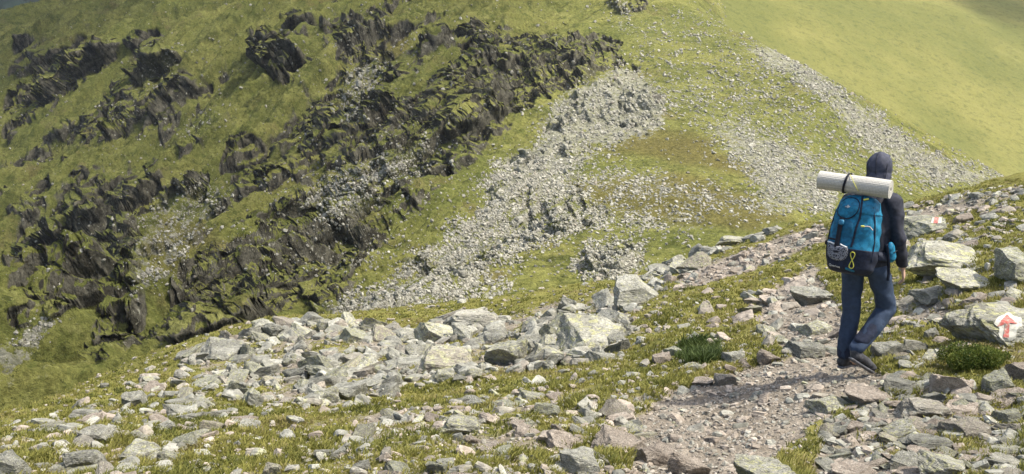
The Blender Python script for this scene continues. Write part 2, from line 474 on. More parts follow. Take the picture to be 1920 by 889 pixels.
spine = look(m_spine, wu, wv) * sstep(-.35, .3, fbm(X / 12, Y / 12, 4, 74))
rock = np.maximum(np.maximum(rock, 0.07 * left), 0.62 * spine)
K = np.clip(Y / 230, .5, 1.6)
L_ = (Z * 1.15 - 0.62 * xr) + 9 * fbm(X / 26, Y / 26, 3, 31, 0.6) + 3.0 * fbm(X / 7, Y / 7, 3, 32, 0.6)
def saw(L_, S, face):
    t = L_ / S; t = t - np.floor(t)
    return np.where(t < face, t / face, 1 - (t - face) / (1 - face))
am = np.clip(0.95 + 0.9 * fbm(X / 15, Y / 15, 2, 40), 0.15, 1.5)
out = rock * K * am * (5.4 * (saw(L_, 19.0, .26) - .35) + 2.3 * (saw(L_ + 3, 7.3, .3) - .4))
sel = rock > 0.1
Q = np.stack([X[sel], Y[sel], Z[sel]], -1); kq = K[sel][:, None]
Wp = Q / kq
Wp = Wp + np.stack([2.5 * fbm(Wp[:, 0] / 6, Wp[:, 2] / 6, 3, 71), 2.5 * fbm(Wp[:, 1] / 6, Wp[:, 2] / 6, 3, 73), 3 * fbm(Wp[:, 0] / 6, Wp[:, 1] / 6, 3, 72)], -1)
Wp[:, 0] += Wp[:, 2] * .4
def cells(P_, size, seed):
    """value of the nearest random cell centre, for blocky broken rock"""
    q = P_ / np.array(size)
    b = np.floor(q).astype(np.int64)
    best = np.full(len(q), 1e9); val = np.zeros(len(q))
    for dx in (-1, 0, 1):
        for dy in (-1, 0, 1):
            for dz in (-1, 0, 1):
                c = b + np.array([dx, dy, dz])
                h = _perm[(_perm[(_perm[(c[:, 0] + seed) & 4095] + c[:, 1]) & 4095] + c[:, 2]) & 4095]
                h2 = _perm[h]; h3 = _perm[h2]
                d = (c[:, 0] + h / 4096 - q[:, 0]) ** 2 + (c[:, 1] + h2 / 4096 - q[:, 1]) ** 2 + (c[:, 2] + h3 / 4096 - q[:, 2]) ** 2
                m = d < best
                best = np.where(m, d, best); val = np.where(m, _perm[h3] / 4096, val)
    return val
blk = 2.6 * (cells(Wp, (5, 7, 15), 5) - .5) + 1.3 * (cells(Wp, (2.2, 2.8, 7), 55) - .5) + .6 * (cells(Wp, (1.0, 1.2, 2.6), 105) - .5)
o2 = np.zeros_like(X); o2[sel] = blk * K[sel] * sstep(.1, .6, rock[sel])
out = out + o2
vx = -gx_ / nl * .8 - .42; vy = -gy_ / nl * .8 - .38; vz = .8 / nl
vl = np.sqrt(vx * vx + vy * vy + vz * vz)
X = X + vx / vl * out; Y = Y + vy / vl * out; Z = Z + vz / vl * out
crag = rock
VH = np.stack([X, Y, Z], -1).reshape(-1, 3)
MH_ = np.stack([np.clip(scree, 0, 1), np.clip(crag, 0, 1), brown], -1).reshape(-1, 3)
own = np.zeros(X.shape, int)                    # which crag a point of the slope belongs to
for k_, (nm_, pl_) in enumerate(CRAGS.items()):
    mk_ = poly_mask([(1, pl_)], 2)
    own[(look(mk_, wu, wv) > .35) & (rock > .22)] = k_ + 1
ii = np.arange(X.size).reshape(X.shape)
FH = np.stack([ii[:-1, :-1], ii[:-1, 1:], ii[1:, 1:], ii[1:, :-1]], -1).reshape(-1, 4)
FO = own[:-1, :-1].copy()
for k_ in range(1, len(CRAGS) + 1):              # keep each crag in one piece; stray bits stay with the slope
    todo = set(map(tuple, np.argwhere(FO == k_))); best_ = []
    while todo:
        st_ = [todo.pop()]; comp_ = []
        while st_:
            c_ = st_.pop(); comp_.append(c_)
            for q_ in ((c_[0] + 1, c_[1]), (c_[0] - 1, c_[1]), (c_[0], c_[1] + 1), (c_[0], c_[1] - 1)):
                if q_ in todo: todo.remove(q_); st_.append(q_)
        if len(comp_) > len(best_): best_ = comp_
    FO[FO == k_] = 0
    for c_ in best_: FO[c_] = k_
FO = FO.ravel()
def part_of_slope(name, F_, smooth):
    used, invv = np.unique(F_, return_inverse=True)
    me = raw_mesh(name, VH[used], invv.reshape(-1, 4), 4, smooth)
    set_col(me, 'mask', MH_[used]); me.materials.append(M_MOUNT)
    return link(bpy.data.objects.new(name, me))
hills = tag(part_of_slope('hills', FH[FO == 0], True), kind='structure')
crag_objs = {}
for k_, nm_ in enumerate(CRAGS):
    if (FO == k_ + 1).sum() > 30: crag_objs[nm_] = part_of_slope('rock_outcrop', FH[FO == k_ + 1], False)
full_me = raw_mesh('slope_tmp', VH, FH, 4); slope = link(bpy.data.objects.new('slope_tmp', full_me))

# ---- the bright grass slope beyond, and the wooded range far off at the left
def hill_obj(name, ctrl, u0, u1, d0, d1, nu, nd, mat, rough, lab=None, mask=(0, 0, 0)):
    f = TPS([wpt(*c) for c in ctrl], 300.0, 1e-3)
    a, b = np.meshgrid(np.linspace(u0, u1, nu), np.exp(np.linspace(math.log(d0), math.log(d1), nd)))
    x = (a - CX) / F_PX * b; z = f(x, b)
    z = z + rough * fbm(x / 40, b / 40, 5, 51) + rough * .16 * fbm(x / 4, b / 4, 3, 53, .65)
    m = grid_mesh(name, x, b, z)
    set_col(m, 'mask', np.tile(np.array(mask, float), (x.size, 1)))
    m.materials.append(mat)
    return tag(link(bpy.data.objects.new(name, m)), kind='structure')

def mat_far(name, a, b, d, sc=1.0, spk=0.5):
    n = N(name); p = n.coord()
    c = n.mix(n.ramp(n.noise(p, 0.02 * sc, 5, 0.6), 0.35, 0.65), a, b)
    c = n.mix(n.math('MULTIPLY', n.ramp(n.noise(p, 0.33 * sc, 6, 0.8), 0.50, 0.62), 0.6), c, d)
    c = n.mulc(c, n.math('ADD', n.math('MULTIPLY', n.noise(p, 1.2 * sc, 5, 0.8), 0.9), 0.55))
    sp = n.ramp(n.noise(p, 0.7 * sc, 4, 0.8), 0.70, 0.76)
    c = n.mix(n.math('MULTIPLY', sp, spk), c, (0.36, 0.35, 0.26))
    n.base(c); n.bump(n.noise(p, 0.6 * sc, 6, 0.75), 0.5, 0.9 / sc)
    n.b.inputs['Specular IOR Level'].default_value = 0.05
    return n.m
M_FARTURF = mat_far('far_turf', (0.132, 0.140, 0.042), (0.195, 0.188, 0.060), (0.072, 0.082, 0.026))
hill_obj('far_hill', [(1350,180,300),(1350,0,400),(1350,-200,560),(1600,300,300),(1600,100,390),(1600,-60,520),(1900,420,290),
  (1900,330,330),(1900,180,400),(1900,20,500),(1900,-120,640),(2150,500,290),(2150,330,360),(2150,100,520),(1700,0,470)],
  1180, 2350, 285, 900, 620, 560, M_FARTURF, 2.2)
M_WOOD = mat_far('far_woods', (0.010, 0.018, 0.016), (0.020, 0.032, 0.024), (0.006, 0.010, 0.010), 0.25, 0.0)
hill_obj('wooded_hill', [(-400,90,800),(-400,-90,1300),(0,90,800),(0,-90,1300),(400,90,800),(400,-90,1300),(0,-160,2000),(400,-160,2000)],
  -700, 800, 760, 1800, 300, 300, M_WOOD, 22)

# ---- the ridge we stand on
fc = [(1600,697,8.0),(1600,889,5.0),(1300,889,4.9),(960,889,5.0),(600,889,5.15),(300,889,5.3),(0,889,5.5),(1920,889,4.8),
 (1920,700,6.7),(1920,560,8.6),(1800,500,10.3),(1920,440,12),(1900,338,19),(1750,370,18.5),(1690,392,18.5),(1600,560,11.4),(1560,480,15.5),(1540,425,21),
 (1440,434,24),(1380,500,17),(1300,560,14),(1300,700,8.6),(1240,515,22),(1010,552,24),(900,577,24),(780,600,24),(600,612,23.5),
 (600,700,12.8),(600,780,8.5),(450,632,23),(330,662,21),(200,725,14.5),(0,778,12.8),(0,830,8.3),(-200,830,12.5),(-300,900,7),(960,620,15.5),(960,700,10.3),
 (960,780,7.3),(1200,620,11.5),(300,780,8.9),(1450,780,6.5),(2200,400,13),(2200,700,6.5),(2300,340,19)]
P = [wpt(*c) for c in fc]
brow = [(2300,340,19),(2100,338,19),(1900,338,19),(1750,370,18.5),(1640,408,19.5),(1540,425,21),(1440,434,24),(1340,474,23),(1240,515,22),(1120,536,23),(1010,552,24),(900,577,24),(780,600,24),(600,612,23.5),
 (450,632,23),(330,662,21),(165,725,16.5),(0,778,12.8),(-200,830,12.5),(-400,900,12)]
for (u, v, d) in brow:
    x, y, z = wpt(u, v, d)
    for dk, dz in ((2.2, -1.0), (7, -5.2), (20, -15), (34, -23)):
        k = 1 + dk / d
        P.append((x * k, y * k, z - dk * 0.0 + dz + (k - 1) * 0 ))
for x in (-6, -3, 0, 3, 6): P.append((x, 1.2, -1.65 - 0.06 * (x < 0) * abs(x))); P.append((x, -3, -1.45))
fore_base = TPS(P, 10.0, 2e-4)

m_path = poly_mask([(1,[(1190,930),(1185,800),(1250,745),(1400,690),(1500,672),(1560,690),(1640,700),(1700,722),(1600,742),(1540,785),(1480,832),(1400,930)]),
 (1,[(1560,700),(1470,655),(1430,610),(1420,560),(1480,530),(1530,500),(1545,540),(1590,600),(1610,660),(1640,695)]),
 (1,[(1265,522),(1400,470),(1545,418),(1550,450),(1400,512),(1280,540)]),
 (0.6,[(1700,395),(1800,368),(1920,348),(1920,372),(1800,402),(1700,425)]),
 (0.6,[(1680,560),(1760,560),(1800,600),(1700,610)]),
 (0.5,[(1560,740),(1920,760),(1920,940),(1500,940)]),
 (0.4,[(560,790),(1200,720),(1220,800),(1200,940),(560,940)]),
 (0.5,[(340,660),(500,615),(620,600),(830,620),(960,590),(1150,540),(1250,530),(1190,600),(1170,670),(800,720),(620,770),(480,760),(400,720)]),
 (0.2,[(-400,1000),(-400,700),(2300,300),(2300,1000)])], 3)
uu = np.linspace(-900, 2500, 1750)
def fore_z(X, Y):
    Z = fore_base(X, Y)
    Z = Z + 0.16 * fbm(X / 1.9, Y / 1.9, 3, 61) + 0.05 * fbm(X / 0.45, Y / 0.45, 3, 63, 0.6)
    return Z
dn = np.exp(np.linspace(math.log(1.0), math.log(70), 1000))
U, D = np.meshgrid(uu, dn)
X = (U - CX) / F_PX * D; Y = D.copy()
Z = fore_z(X, Y)
pu, pv, _ = project(X, Y, Z)
wu = pu + 18 * fbm(X / .6, Y / .6, 3, 65); wv = pv + 9 * fbm(X / .6, Y / .6, 3, 66)
pth = look(m_path, wu, wv)
turf = np.clip(1.0 - pth * 1.05 + 0.55 * fbm(X / .7, Y / .7, 4, 67), 0, 1)
Z += 0.012 * fbm(X / .07, Y / .07, 2, 69) * sstep(24, 12, Y)
Z += 0.055 * sstep(0.3, 0.8, turf) * (1 + .6 * fbm(X / .35, Y / .35, 2, 70))
me = grid_mesh('ground', X, Y, Z)
set_col(me, 'mask', np.stack([pth, turf, pth * 0], -1).reshape(-1, 3))
me.materials.append(M_GROUND)
ground = tag(link(bpy.data.objects.new('ground', me)), kind='structure')
del X, Y, Z, U, D, pu, pv, wu, wv, VH, MH_, FH, FO, own, Q, Wp, out, o2
hz = bmesh.new(); bmesh.ops.create_cube(hz, size=1.0)
hm = bpy.data.meshes.new('haze'); hz.to_mesh(hm); hz.free()
haze = tag(link(bpy.data.objects.new('haze', hm)), kind='stuff')
haze.scale = (7000, 5200, 760); haze.location = (0, 2400, -20)
hmat = bpy.data.materials.new('haze'); hmat.use_nodes = True
hmat.node_tree.nodes.remove(hmat.node_tree.nodes['Principled BSDF'])
pvn = hmat.node_tree.nodes.new('ShaderNodeVolumePrincipled')
pvn.inputs['Color'].default_value = (0.90, 0.94, 1.0, 1); pvn.inputs['Density'].default_value = HAZE
pvn.inputs['Anisotropy'].default_value = 0.3
hmat.node_tree.links.new(pvn.outputs[0], hmat.node_tree.nodes['Material Output'].inputs['Volume'])
hm.materials.append(hmat)
bpy.context.view_layer.update()
DG = bpy.context.evaluated_depsgraph_get()
O0 = Vector((0, 0, 0))
def cast(obj, u, v):
    a, b = ray(u, v)
    ok, loc, nor, _ = obj.ray_cast(O0, Vector((float(a), 1.0, float(b))), depsgraph=DG)
    return (loc.copy(), nor.copy()) if ok else (None, None)
def drop(obj, x, y):
    ok, loc, nor, _ = obj.ray_cast(Vector((x, y, 300)), Vector((0, 0, -1)), depsgraph=DG)
    return (loc.copy(), nor.copy()) if ok else (None, None)

# ---- unseen thin clouds above the frame, added for the shade they cast
def cloud(name, gx, gy, hx, hy, dens, alt=420, edge=(0.06, 0.25), seed=1, hz=14):
    k = alt / sd.z
    V, Fc = ico_raw(5)
    p = np.sign(V) * np.abs(V) ** 0.55
    p /= np.maximum(np.abs(p).max(), 1e-6)
    p = p * np.array([hx, hy, hz])
    p[:, 2] += hz * .5 * fbm(p[:, 0] / 60, p[:, 1] / 60, 4, seed)
    me = raw_mesh(name, p, Fc, 3, True)
    n = N(name); c = n.coord(False)
    sx = n.new('ShaderNodeSeparateXYZ'); n.put(sx.inputs[0], c)
    wob = n.math('MULTIPLY', n.math('SUBTRACT', n.noise(c, 0.012, 4, 0.6), 0.5), 0.35 * hx if hx < 150 else 12.0)
    ex = n.math('DIVIDE', n.math('SUBTRACT', hx, n.math('ADD', n.math('ABSOLUTE', sx.outputs[0]), wob)), edge[0] * hx * 2)
    ey = n.math('DIVIDE', n.math('SUBTRACT', hy, n.math('ADD', n.math('ABSOLUTE', sx.outputs[1]), wob)), edge[1] * hy * 2)
    f = n.math('MULTIPLY', n.math('MULTIPLY', n.ramp(ex, 0.0, 1.0), n.ramp(ey, 0.0, 1.0)), dens)
    t = n.new('ShaderNodeBsdfTransparent'); d = n.new('ShaderNodeBsdfTranslucent'); d.inputs[0].default_value = (.9, .9, .9, 1)
    mx = n.new('ShaderNodeMixShader'); n.put(mx.inputs[0], f); n.t.links.new(t.outputs[0], mx.inputs[1]); n.t.links.new(d.outputs[0], mx.inputs[2])
    n.t.links.new(mx.outputs[0], n.t.nodes['Material Output'].inputs[0])
    me.materials.append(n.m)
    o = tag(link(bpy.data.objects.new(name, me)), kind='structure')
    o.location = (gx + sd.x * k, gy + sd.y * k, alt)
    return o
def ico_raw(sub):
    b = bmesh.new(); bmesh.ops.create_icosphere(b, subdivisions=sub, radius=1.0)
    r = (np.array([v.co[:] for v in b.verts]), np.array([[v.index for v in f.verts] for f in b.faces])); b.free(); return r
cloud('unseen_cloud', -280, 330, 300, 420, 0.30, edge=(0.06, 0.1), seed=3)  # invented cloud, added so its shade darkens the left side
cloud('unseen_cloud', -262, 470, 100, 130, 0.6, alt=560, edge=(0.12, 0.12), seed=8)
cloud('unseen_cloud', 300, 572, 110, 105, 0.65, alt=560, edge=(0.12, 0.12), seed=13)
# ================================================================ ROCKS
_ico = {}
def ico(sub):
    if sub not in _ico:
        b = bmesh.new(); bmesh.ops.create_icosphere(b, subdivisions=sub, radius=1.0)
        _ico[sub] = (np.array([v.co[:] for v in b.verts]), np.array([[v.index for v in f.verts] for f in b.faces]))
        b.free()
    return _ico[sub]
def n3(p, f, seed=0):
    q = p * f
    return (n2(q[:, 0] + q[:, 2] * .7, q[:, 1] - q[:, 2] * .6, seed) + n2(q[:, 1] + 5, q[:, 2] + q[:, 0] * .5, seed + 1) + n2(q[:, 2] - 3, q[:, 0] - q[:, 1] * .4, seed + 2)) / 2
def rock_shape(sub, seed, planes=11, lo=0.5, hi=0.85, rough=0.05, box=0.5):
    r = np.random.default_rng(seed)
    V, Fc = ico(sub)
    V = V.copy() * 1.15
    # a rough block first: six skewed planes, then chips off its corners
    ax = np.eye(3) + r.normal(0, 0.22, (3, 3))
    ns = [s * a / np.linalg.norm(a) for a in ax for s in (1, -1)]
    hs = list(r.uniform(lo, hi, 6))
    for _ in range(planes):
        n = r.normal(size=3); ns.append(n / np.linalg.norm(n)); hs.append(r.uniform(lo + 0.12, hi + 0.12))
    for _ in range(2):
        for n, h in zip(ns, hs):
            s = V @ n
            V -= np.where(s > h, s - h, 0)[:, None] * n
    if sub >= 3:
        k = n3(V, 1.6, seed) * rough * 1.6 + n3(V, 4.5, seed + 9) * rough + n3(V, 11, seed + 19) * rough * 0.45
        V = V * (1 + k[:, None])
        z = V[:, 2]; st = 0.16                                  # bedding: small ledges
        q = np.floor(z / st + n3(V, 1.2, seed + 5) * .6)
        o = np.sin(q * 12.9898 + seed) * 0.035
        V[:, :2] *= (1 + o)[:, None]
    m = np.abs(V).max(0)
    return V / m, Fc
def rot_zyx(yaw, tx, ty):
    return (Matrix.Rotation(yaw, 3, 'Z') @ Matrix.Rotation(tx, 3, 'X') @ Matrix.Rotation(ty, 3, 'Y'))

BIG = []
for k in range(14):
    V, Fc = rock_shape(5 if k < 6 else 4, 100 + k, planes=6 + k % 7, rough=0.075)
    BIG.append((V, Fc))
big_me = {}
def big_mesh(k, mat):
    key = (k, mat.name)
    if key not in big_me:
        m = raw_mesh('rock', BIG[k][0], BIG[k][1], 3); m.materials.append(mat)
        big_me[key] = m
    return big_me[key]

def merged(name, shapes, pos, rots, scl, mat, rr, kind='stuff', smooth=False):
    """many small stones in one mesh"""
    Vs = []; Fs = []; off = 0
    idx = rr.integers(0, len(shapes), len(pos))
    for k, (V, Fc) in enumerate(shapes):
        s = np.where(idx == k)[0]
        if not len(s): continue
        P_ = (V[None] * scl[s][:, None, :]) @ np.transpose(rots[s], (0, 2, 1)) + pos[s][:, None, :]
        Vs.append(P_.reshape(-1, 3)); n = len(V)
        Fs.append((Fc[None] + (np.arange(len(s)) * n)[:, None, None] + off).reshape(-1, 3)); off += n * len(s)
    me = raw_mesh(name, np.concatenate(Vs), np.concatenate(Fs), 3, smooth)
    me.materials.append(mat)
    o = link(bpy.data.objects.new(name, me))
    return o
def rand_rots(n, tilt, rr, nor=None):
    yaw = rr.uniform(0, 2 * math.pi, n); t = rr.normal(0, tilt, (n, 2))
    cy, sy = np.cos(yaw), np.sin(yaw); cx, sx = np.cos(t[:, 0]), np.sin(t[:, 0]); cz, sz = np.cos(t[:, 1]), np.sin(t[:, 1])
    Z0 = np.zeros(n); O1 = np.ones(n)
    Rz = np.stack([cy, -sy, Z0, sy, cy, Z0, Z0, Z0, O1], -1).reshape(n, 3, 3)
    Rx = np.stack([O1, Z0, Z0, Z0, cx, -sx, Z0, sx, cx], -1).reshape(n, 3, 3)
    Ry = np.stack([cz, Z0, sz, Z0, O1, Z0, -sz, Z0, cz], -1).reshape(n, 3, 3)
    A = Rx @ Ry @ Rz
    if nor is not None:                     # lean with the slope
        nx, ny = -nor[:, 0], nor[:, 1]
        ay = np.arctan2(nor[:, 0], nor[:, 2]); ax = -np.arctan2(nor[:, 1], nor[:, 2])
        B1 = np.stack([np.cos(ay), Z0, np.sin(ay), Z0, O1, Z0, -np.sin(ay), Z0, np.cos(ay)], -1).reshape(n, 3, 3)
        B2 = np.stack([O1, Z0, Z0, Z0, np.cos(ax), -np.sin(ax), Z0, np.sin(ax), np.cos(ax)], -1).reshape(n, 3, 3)
        A = B1 @ B2 @ A
    return A

# ---- notable rocks: photo pixels left, right, top, base; what it is
# (u0, u1, v0, v1, shape, yaw, tiltx, tilty, material, name, label)
NOTE = [
 (1786,1992,556,646,2,0.25,0.38,0.04,M_LICHEN,'boulder','lichened grey boulder with a red arrow painted on a white patch'),
 (1702,1868,446,510,0,-0.1,0.36,0.03,M_LICHEN,'boulder','broad flat boulder crusted with yellow lichen, right of the hiker\'s hand'),
 (1692,1800,386,446,1,0.7,0.25,-0.25,M_DARKROCK,'rock_slab','tilted slab carrying the white and red painted trail mark'),
 (1765,1882,512,542,5,0.1,0.3,0,M_LICHEN,'rock_slab','low flat slab just below the yellow lichened boulder'),
 (1872,1985,462,530,3,0.4,0.1,0.2,M_DARKROCK,'boulder','dark grey boulder cut by the right edge, above the arrow boulder'),
 (1712,1800,538,566,4,0.2,0.1,0,M_ROCK,'rock_slab','low grey slab left of the arrow boulder\'s upper end'),
 (1735,1824,686,744,7,0.5,0.15,0.35,M_BROWN,'boulder','brown wedge shaped boulder in front of the dark green shrub'),
 (1850,1900,680,742,8,0.2,0.0,0.1,M_DARKROCK,'boulder','upright grey speckled boulder right of the brown wedge boulder'),
 (1896,1975,672,716,9,0.1,0.1,0.1,M_BROWN,'rock_slab','warm grey slab at the right edge behind the upright speckled boulder'),
 (1640,1700,634,672,10,0.6,0.1,-0.15,M_ROCK,'boulder','pale rounded stone right of the hiker\'s raised boot'),
 (1694,1748,632,664,11,0.2,0.1,0.1,M_ROCK,'boulder','blocky grey stone behind and left of the shrub'),
 (1736,1762,608,638,8,0.2,0.0,0.1,M_ROCK,'stone','small upright pale stone above the blocky grey one by the shrub'),
 (1486,1576,538,572,5,0.2,0.15,0,M_ROCK,'rock_slab','wide flat slab lying left of the hiker\'s knees'),
 (1496,1560,598,632,4,0.4,0.1,0,M_LICHEN,'rock_slab','pale slab on the path left of the hiker\'s shins'),
 (1470,1545,634,674,12,-0.2,0.1,0.1,M_ROCK,'rock_slab','pale rounded slab left of the hiker\'s boots'),
 (1682,1796,742,792,0,0.3,0.12,0.05,M_ROCK,'rock_slab','long grey slab below the brown wedge boulder'),
 (1514,1600,742,782,4,0.5,0.1,0.1,M_LICHEN,'rock_slab','pale slab bedded in grass below the hiker\'s boots'),
 (1590,1690,730,762,5,0.1,0.12,0,M_BROWN,'rock_slab','thin warm grey slab below and right of the hiker\'s boots'),
 (1725,1835,838,900,1,0.4,0.1,0.05,M_LICHEN,'rock_slab','large pale slab at the bottom edge right of the path'),
 (1690,1790,812,848,2,0.1,0.1,0.0,M_ROCK,'rock_slab','pale slab just above the large one at the bottom edge'),
 (1770,1862,786,822,4,0.4,0.1,0.05,M_ROCK,'rock_slab','flat pale slab two rocks below the upright speckled boulder'),
 (1862,1914,762,798,12,0.3,0,0,M_DARKROCK,'boulder','rounded blue grey stone near the right edge below the speckled boulder'),
 (1145,1247,512,584,3,0.3,0.1,0.2,M_ROCK,'boulder','big pale boulder with a dark right side, topmost of the rock pile'),
 (1036,1190,568,672,1,0.5,0.55,-0.2,M_LICHEN,'boulder','great tilted pale slab at the right end of the rock pile'),
 (902,992,610,696,7,0.2,0.35,-0.15,M_LICHEN,'boulder','tall pale boulder leaning in the middle of the rock pile'),
 (780,862,600,646,9,0.5,0.3,0.4,M_DARKROCK,'rock_slab','sharp edged tilted block at the rear edge of the rock pile'),
 (830,940,564,628,2,0.2,0.3,0.0,M_ROCK,'boulder','broad rough boulder on the brow behind the leaning pale boulder'),
 (770,905,640,706,0,0.3,0.4,0.0,M_DARKROCK,'boulder','dark grey mass of rock left of the leaning pale boulder'),
 (1350,1396,654,682,12,0.2,0.1,0.0,M_ROCK,'stone','white stone right of the dark grass tuft'),
 (1222,1262,652,686,8,0.3,0.0,0.2,M_BROWN,'stone','brown upright stone left of the dark grass tuft'),
 (1340,1382,696,726,10,0.3,0.1,0,M_ROCK,'stone','white stone at the left edge of the gravel path'),
 (1418,1468,652,684,13,0.2,0.1,0.1,M_BROWN,'stone','brown blocky stone at the upper edge of the gravel'),
 (1050,1138,830,900,6,0.2,0.1,0.1,M_ROCK,'boulder','big pale boulder at the bottom edge below the grass slope'),
 (1108,1218,798,856,1,-0.2,0.15,0.05,M_BROWN,'boulder','broad pinkish boulder left of the path mouth at the bottom'),
 (1184,1266,828,876,4,0.3,0.1,0,M_BROWN,'rock_slab','brown slab wedged right of the broad pinkish boulder'),
 (1380,1512,858,925,5,0.1,0.1,0.05,M_LICHEN,'boulder','lichened boulder at the bottom edge in the path mouth'),
 (818,914,772,822,0,0.3,0.2,0.05,M_LICHEN,'rock_slab','flat slab with yellow lichen in the lower middle grass'),
 (1000,1052,748,786,11,0.3,0.1,0.05,M_DARKROCK,'boulder','dark spotted stone in the lower middle grass'),
 (1250,1330,842,900,13,0.3,0.1,0.05,M_BROWN,'boulder','brown boulder on the bottom edge just left of the path mouth'),
 (320,366,806,844,8,0.3,0.1,0.05,M_DARKROCK,'boulder','dark spotted stone standing alone at the lower left'),
 (208,306,820,872,1,-0.3,0.15,-0.1,M_LICHEN,'boulder','broad pale boulder left of the lone dark spotted stone'),
 (108,200,832,886,2,-0.3,0.1,-0.1,M_ROCK,'boulder','pale boulder second from the lower left corner'),
 (-20,48,842,900,3,-0.3,0.1,-0.1,M_ROCK,'boulder','boulder cut by the lower left corner'),
 (140,224,792,834,0,-0.4,0.2,-0.1,M_ROCK,'rock_slab','long grey slab bedded in the lower left turf'),
 (224,274,722,768,9,0.2,0.3,0.1,M_ROCK,'boulder','pointed grey boulder at the left end of the rock pile'),
 (374,418,784,814,11,0.2,0.1,0.1,M_DARKROCK,'boulder','grey stone above and right of the lone dark spotted stone'),
 (1342,1412,438,464,0,0.1,0.1,0,M_LICHEN,'rock_slab','flat slab on the skyline bank left of the backpack'),
 (1430,1470,422,440,4,0.1,0.1,0,M_ROCK,'rock_slab','small flat slab highest on the bank left of the backpack'),
 (660,696,856,890,8,0.4,0,0.1,M_ROCK,'stone','white upright stone at the bottom left of centre'),
 (494,532,862,900,10,0.1,0.1,0,M_DARKROCK,'stone','dark rounded stone on the bottom edge at the left'),
 (360,470,628,682,1,0.3,0.3,-0.1,M_ROCK,'boulder','wide grey boulder at the far left shoulder of the rock pile'),
 (600,690,700,760,7,-0.3,0.3,-0.1,M_ROCK,'boulder','jagged grey boulder at the front edge of the rock pile'),
]
LAND = []          # (u, v, short name) used to describe the others
rock_things = []
pos_sun = None
def add_rock(k, u0, u1, v0, v1, yaw, tx, ty, mat, name, flat=None, depth=0.8):
    uc = (u0 + u1) / 2
    vb = v1 - 0.18 * (v1 - v0)
    loc, nor = cast(ground, uc, min(vb, 1000))
    if loc is None: return None
    dep = loc.y * CP - loc.z * SP
    w = (u1 - u0) * dep / F_PX / 2
    h = (v1 - v0) * dep / F_PX / 2
    o = bpy.data.objects.new(name, big_mesh(k, mat)); link(o)
    o.rotation_euler = rot_zyx(yaw, tx, ty).to_euler()
    dpt = max(w * depth, h * .9)
    o.scale = (w * 1.06, dpt, h * 1.2)
    o.location = loc + Vector((0, dpt * .45, h * 0.08))
    return o
for (u0, u1, v0, v1, k, yaw, tx, ty, mat, nm, lab) in NOTE:
    o = add_rock(k, u0, u1, v0, v1, yaw * .5, tx, ty, mat, nm)
    if o is None: print('no ground under', lab); continue
    tag(o, lab, 'boulder' if nm == 'boulder' else ('rock slab' if nm == 'rock_slab' else 'stone'), 'loose rocks on the near ridge')
    rock_things.append(o)
    LAND.append(((u0 + u1) / 2, (v0 + v1) / 2, lab))
ARROW_ROCK = rock_things[0]; MARK_ROCK = rock_things[2]

# ---- the many other rocks: drawn per area of the ridge
AREAS = [ # polygon, how many, size in photo pixels (median, spread), flatness, share of warm stones
 ([(335,665),(420,640),(500,615),(620,600),(800,625),(830,590),(960,600),(1080,575),(1160,560),(1190,610),(1165,670),(1000,695),(800,725),(620,770),(480,765),(400,725)], 800, 25, .62, .5, .0, 'rock pile'),
 ([(0,900),(0,800),(200,735),(340,680),(420,740),(470,800),(350,850),(300,900)], 230, 27, .6, .36, .15, 'lower left'),
 ([(1130,575),(1240,495),(1370,447),(1440,432),(1462,440),(1350,475),(1250,530),(1200,590)], 130, 26, .4, .5, .1, 'bank'),
 ([(560,900),(700,770),(1000,730),(1190,780),(1240,900)], 330, 25, .55, .38, .45, 'bottom middle'),
 ([(1540,900),(1520,780),(1560,740),(1700,700),(1930,740),(1930,900)], 300, 36, .5, .34, .3, 'right slabs'),
 ([(1690,470),(1930,440),(1930,700),(1700,690),(1640,640)], 210, 26, .55, .36, .2, 'right'),
 ([(1690,385),(1930,340),(1930,440),(1690,470)], 150, 17, .5, .45, .3, 'shoulder'),
 ([(1380,560),(1500,520),(1600,560),(1640,690),(1440,690)], 110, 24, .5, .42, .4, 'path'),
 ([(1180,900),(1190,780),(1420,690),(1560,690),(1540,790),(1440,900)], 120, 17, .4, .5, .8, 'gravel'),
 ([(950,690),(1250,560),(1430,530),(1400,690),(1190,780),(1000,740)], 120, 20, .5, .45, .5, 'turf'),
 ([(1260,530),(1400,475),(1540,425),(1545,450),(1400,512),(1280,545)], 130, 15, .4, .5, .8, 'dirt bank'),
 ([(0,800),(200,720),(420,720),(620,770),(950,700),(1000,740),(600,900),(0,900)], 260, 16, .5, .45, .5, 'grass'),
]
rr = np.random.default_rng(21)
def sample_poly(Pg, n, rr):
    P_ = np.array(Pg, float); lo = P_.min(0); hi = P_.max(0); out = []
    while len(out) < n:
        q = rr.uniform(lo, hi)
        ins = False
        for i in range(len(P_)):
            x1, y1 = P_[i]; x2, y2 = P_[(i + 1) % len(P_)]
            if (y1 > q[1]) != (y2 > q[1]) and q[0] < (x2 - x1) * (q[1] - y1) / (y2 - y1) + x1: ins = not ins
        if ins: out.append(q)
    return out
cand = []
for Pg, n, med, spr, flat, warm, area in AREAS:
    for (u, v) in sample_poly(Pg, n, rr):
        px = float(med * math.exp(rr.normal(0, spr)))
        px = min(px, med * 2.6)
        loc, nor = cast(ground, u, v)
        if loc is None or loc.y > 45: continue
        if area != 'rock pile' and any((abs(u - a) < 26 and abs(v - b) < 16) for a, b, _ in LAND): continue
        cand.append((px, u, v, loc, nor, flat, warm, area))
cand.sort(key=lambda c: -c[0])
n_ind = 300 - len(rock_things)
hikerbox = lambda u, v: 1570 < u < 1635 and 660 < v < 712
SIZE = lambda p: 'large' if p > 62 else ('medium' if p > 40 else 'small')
made = []
small = []
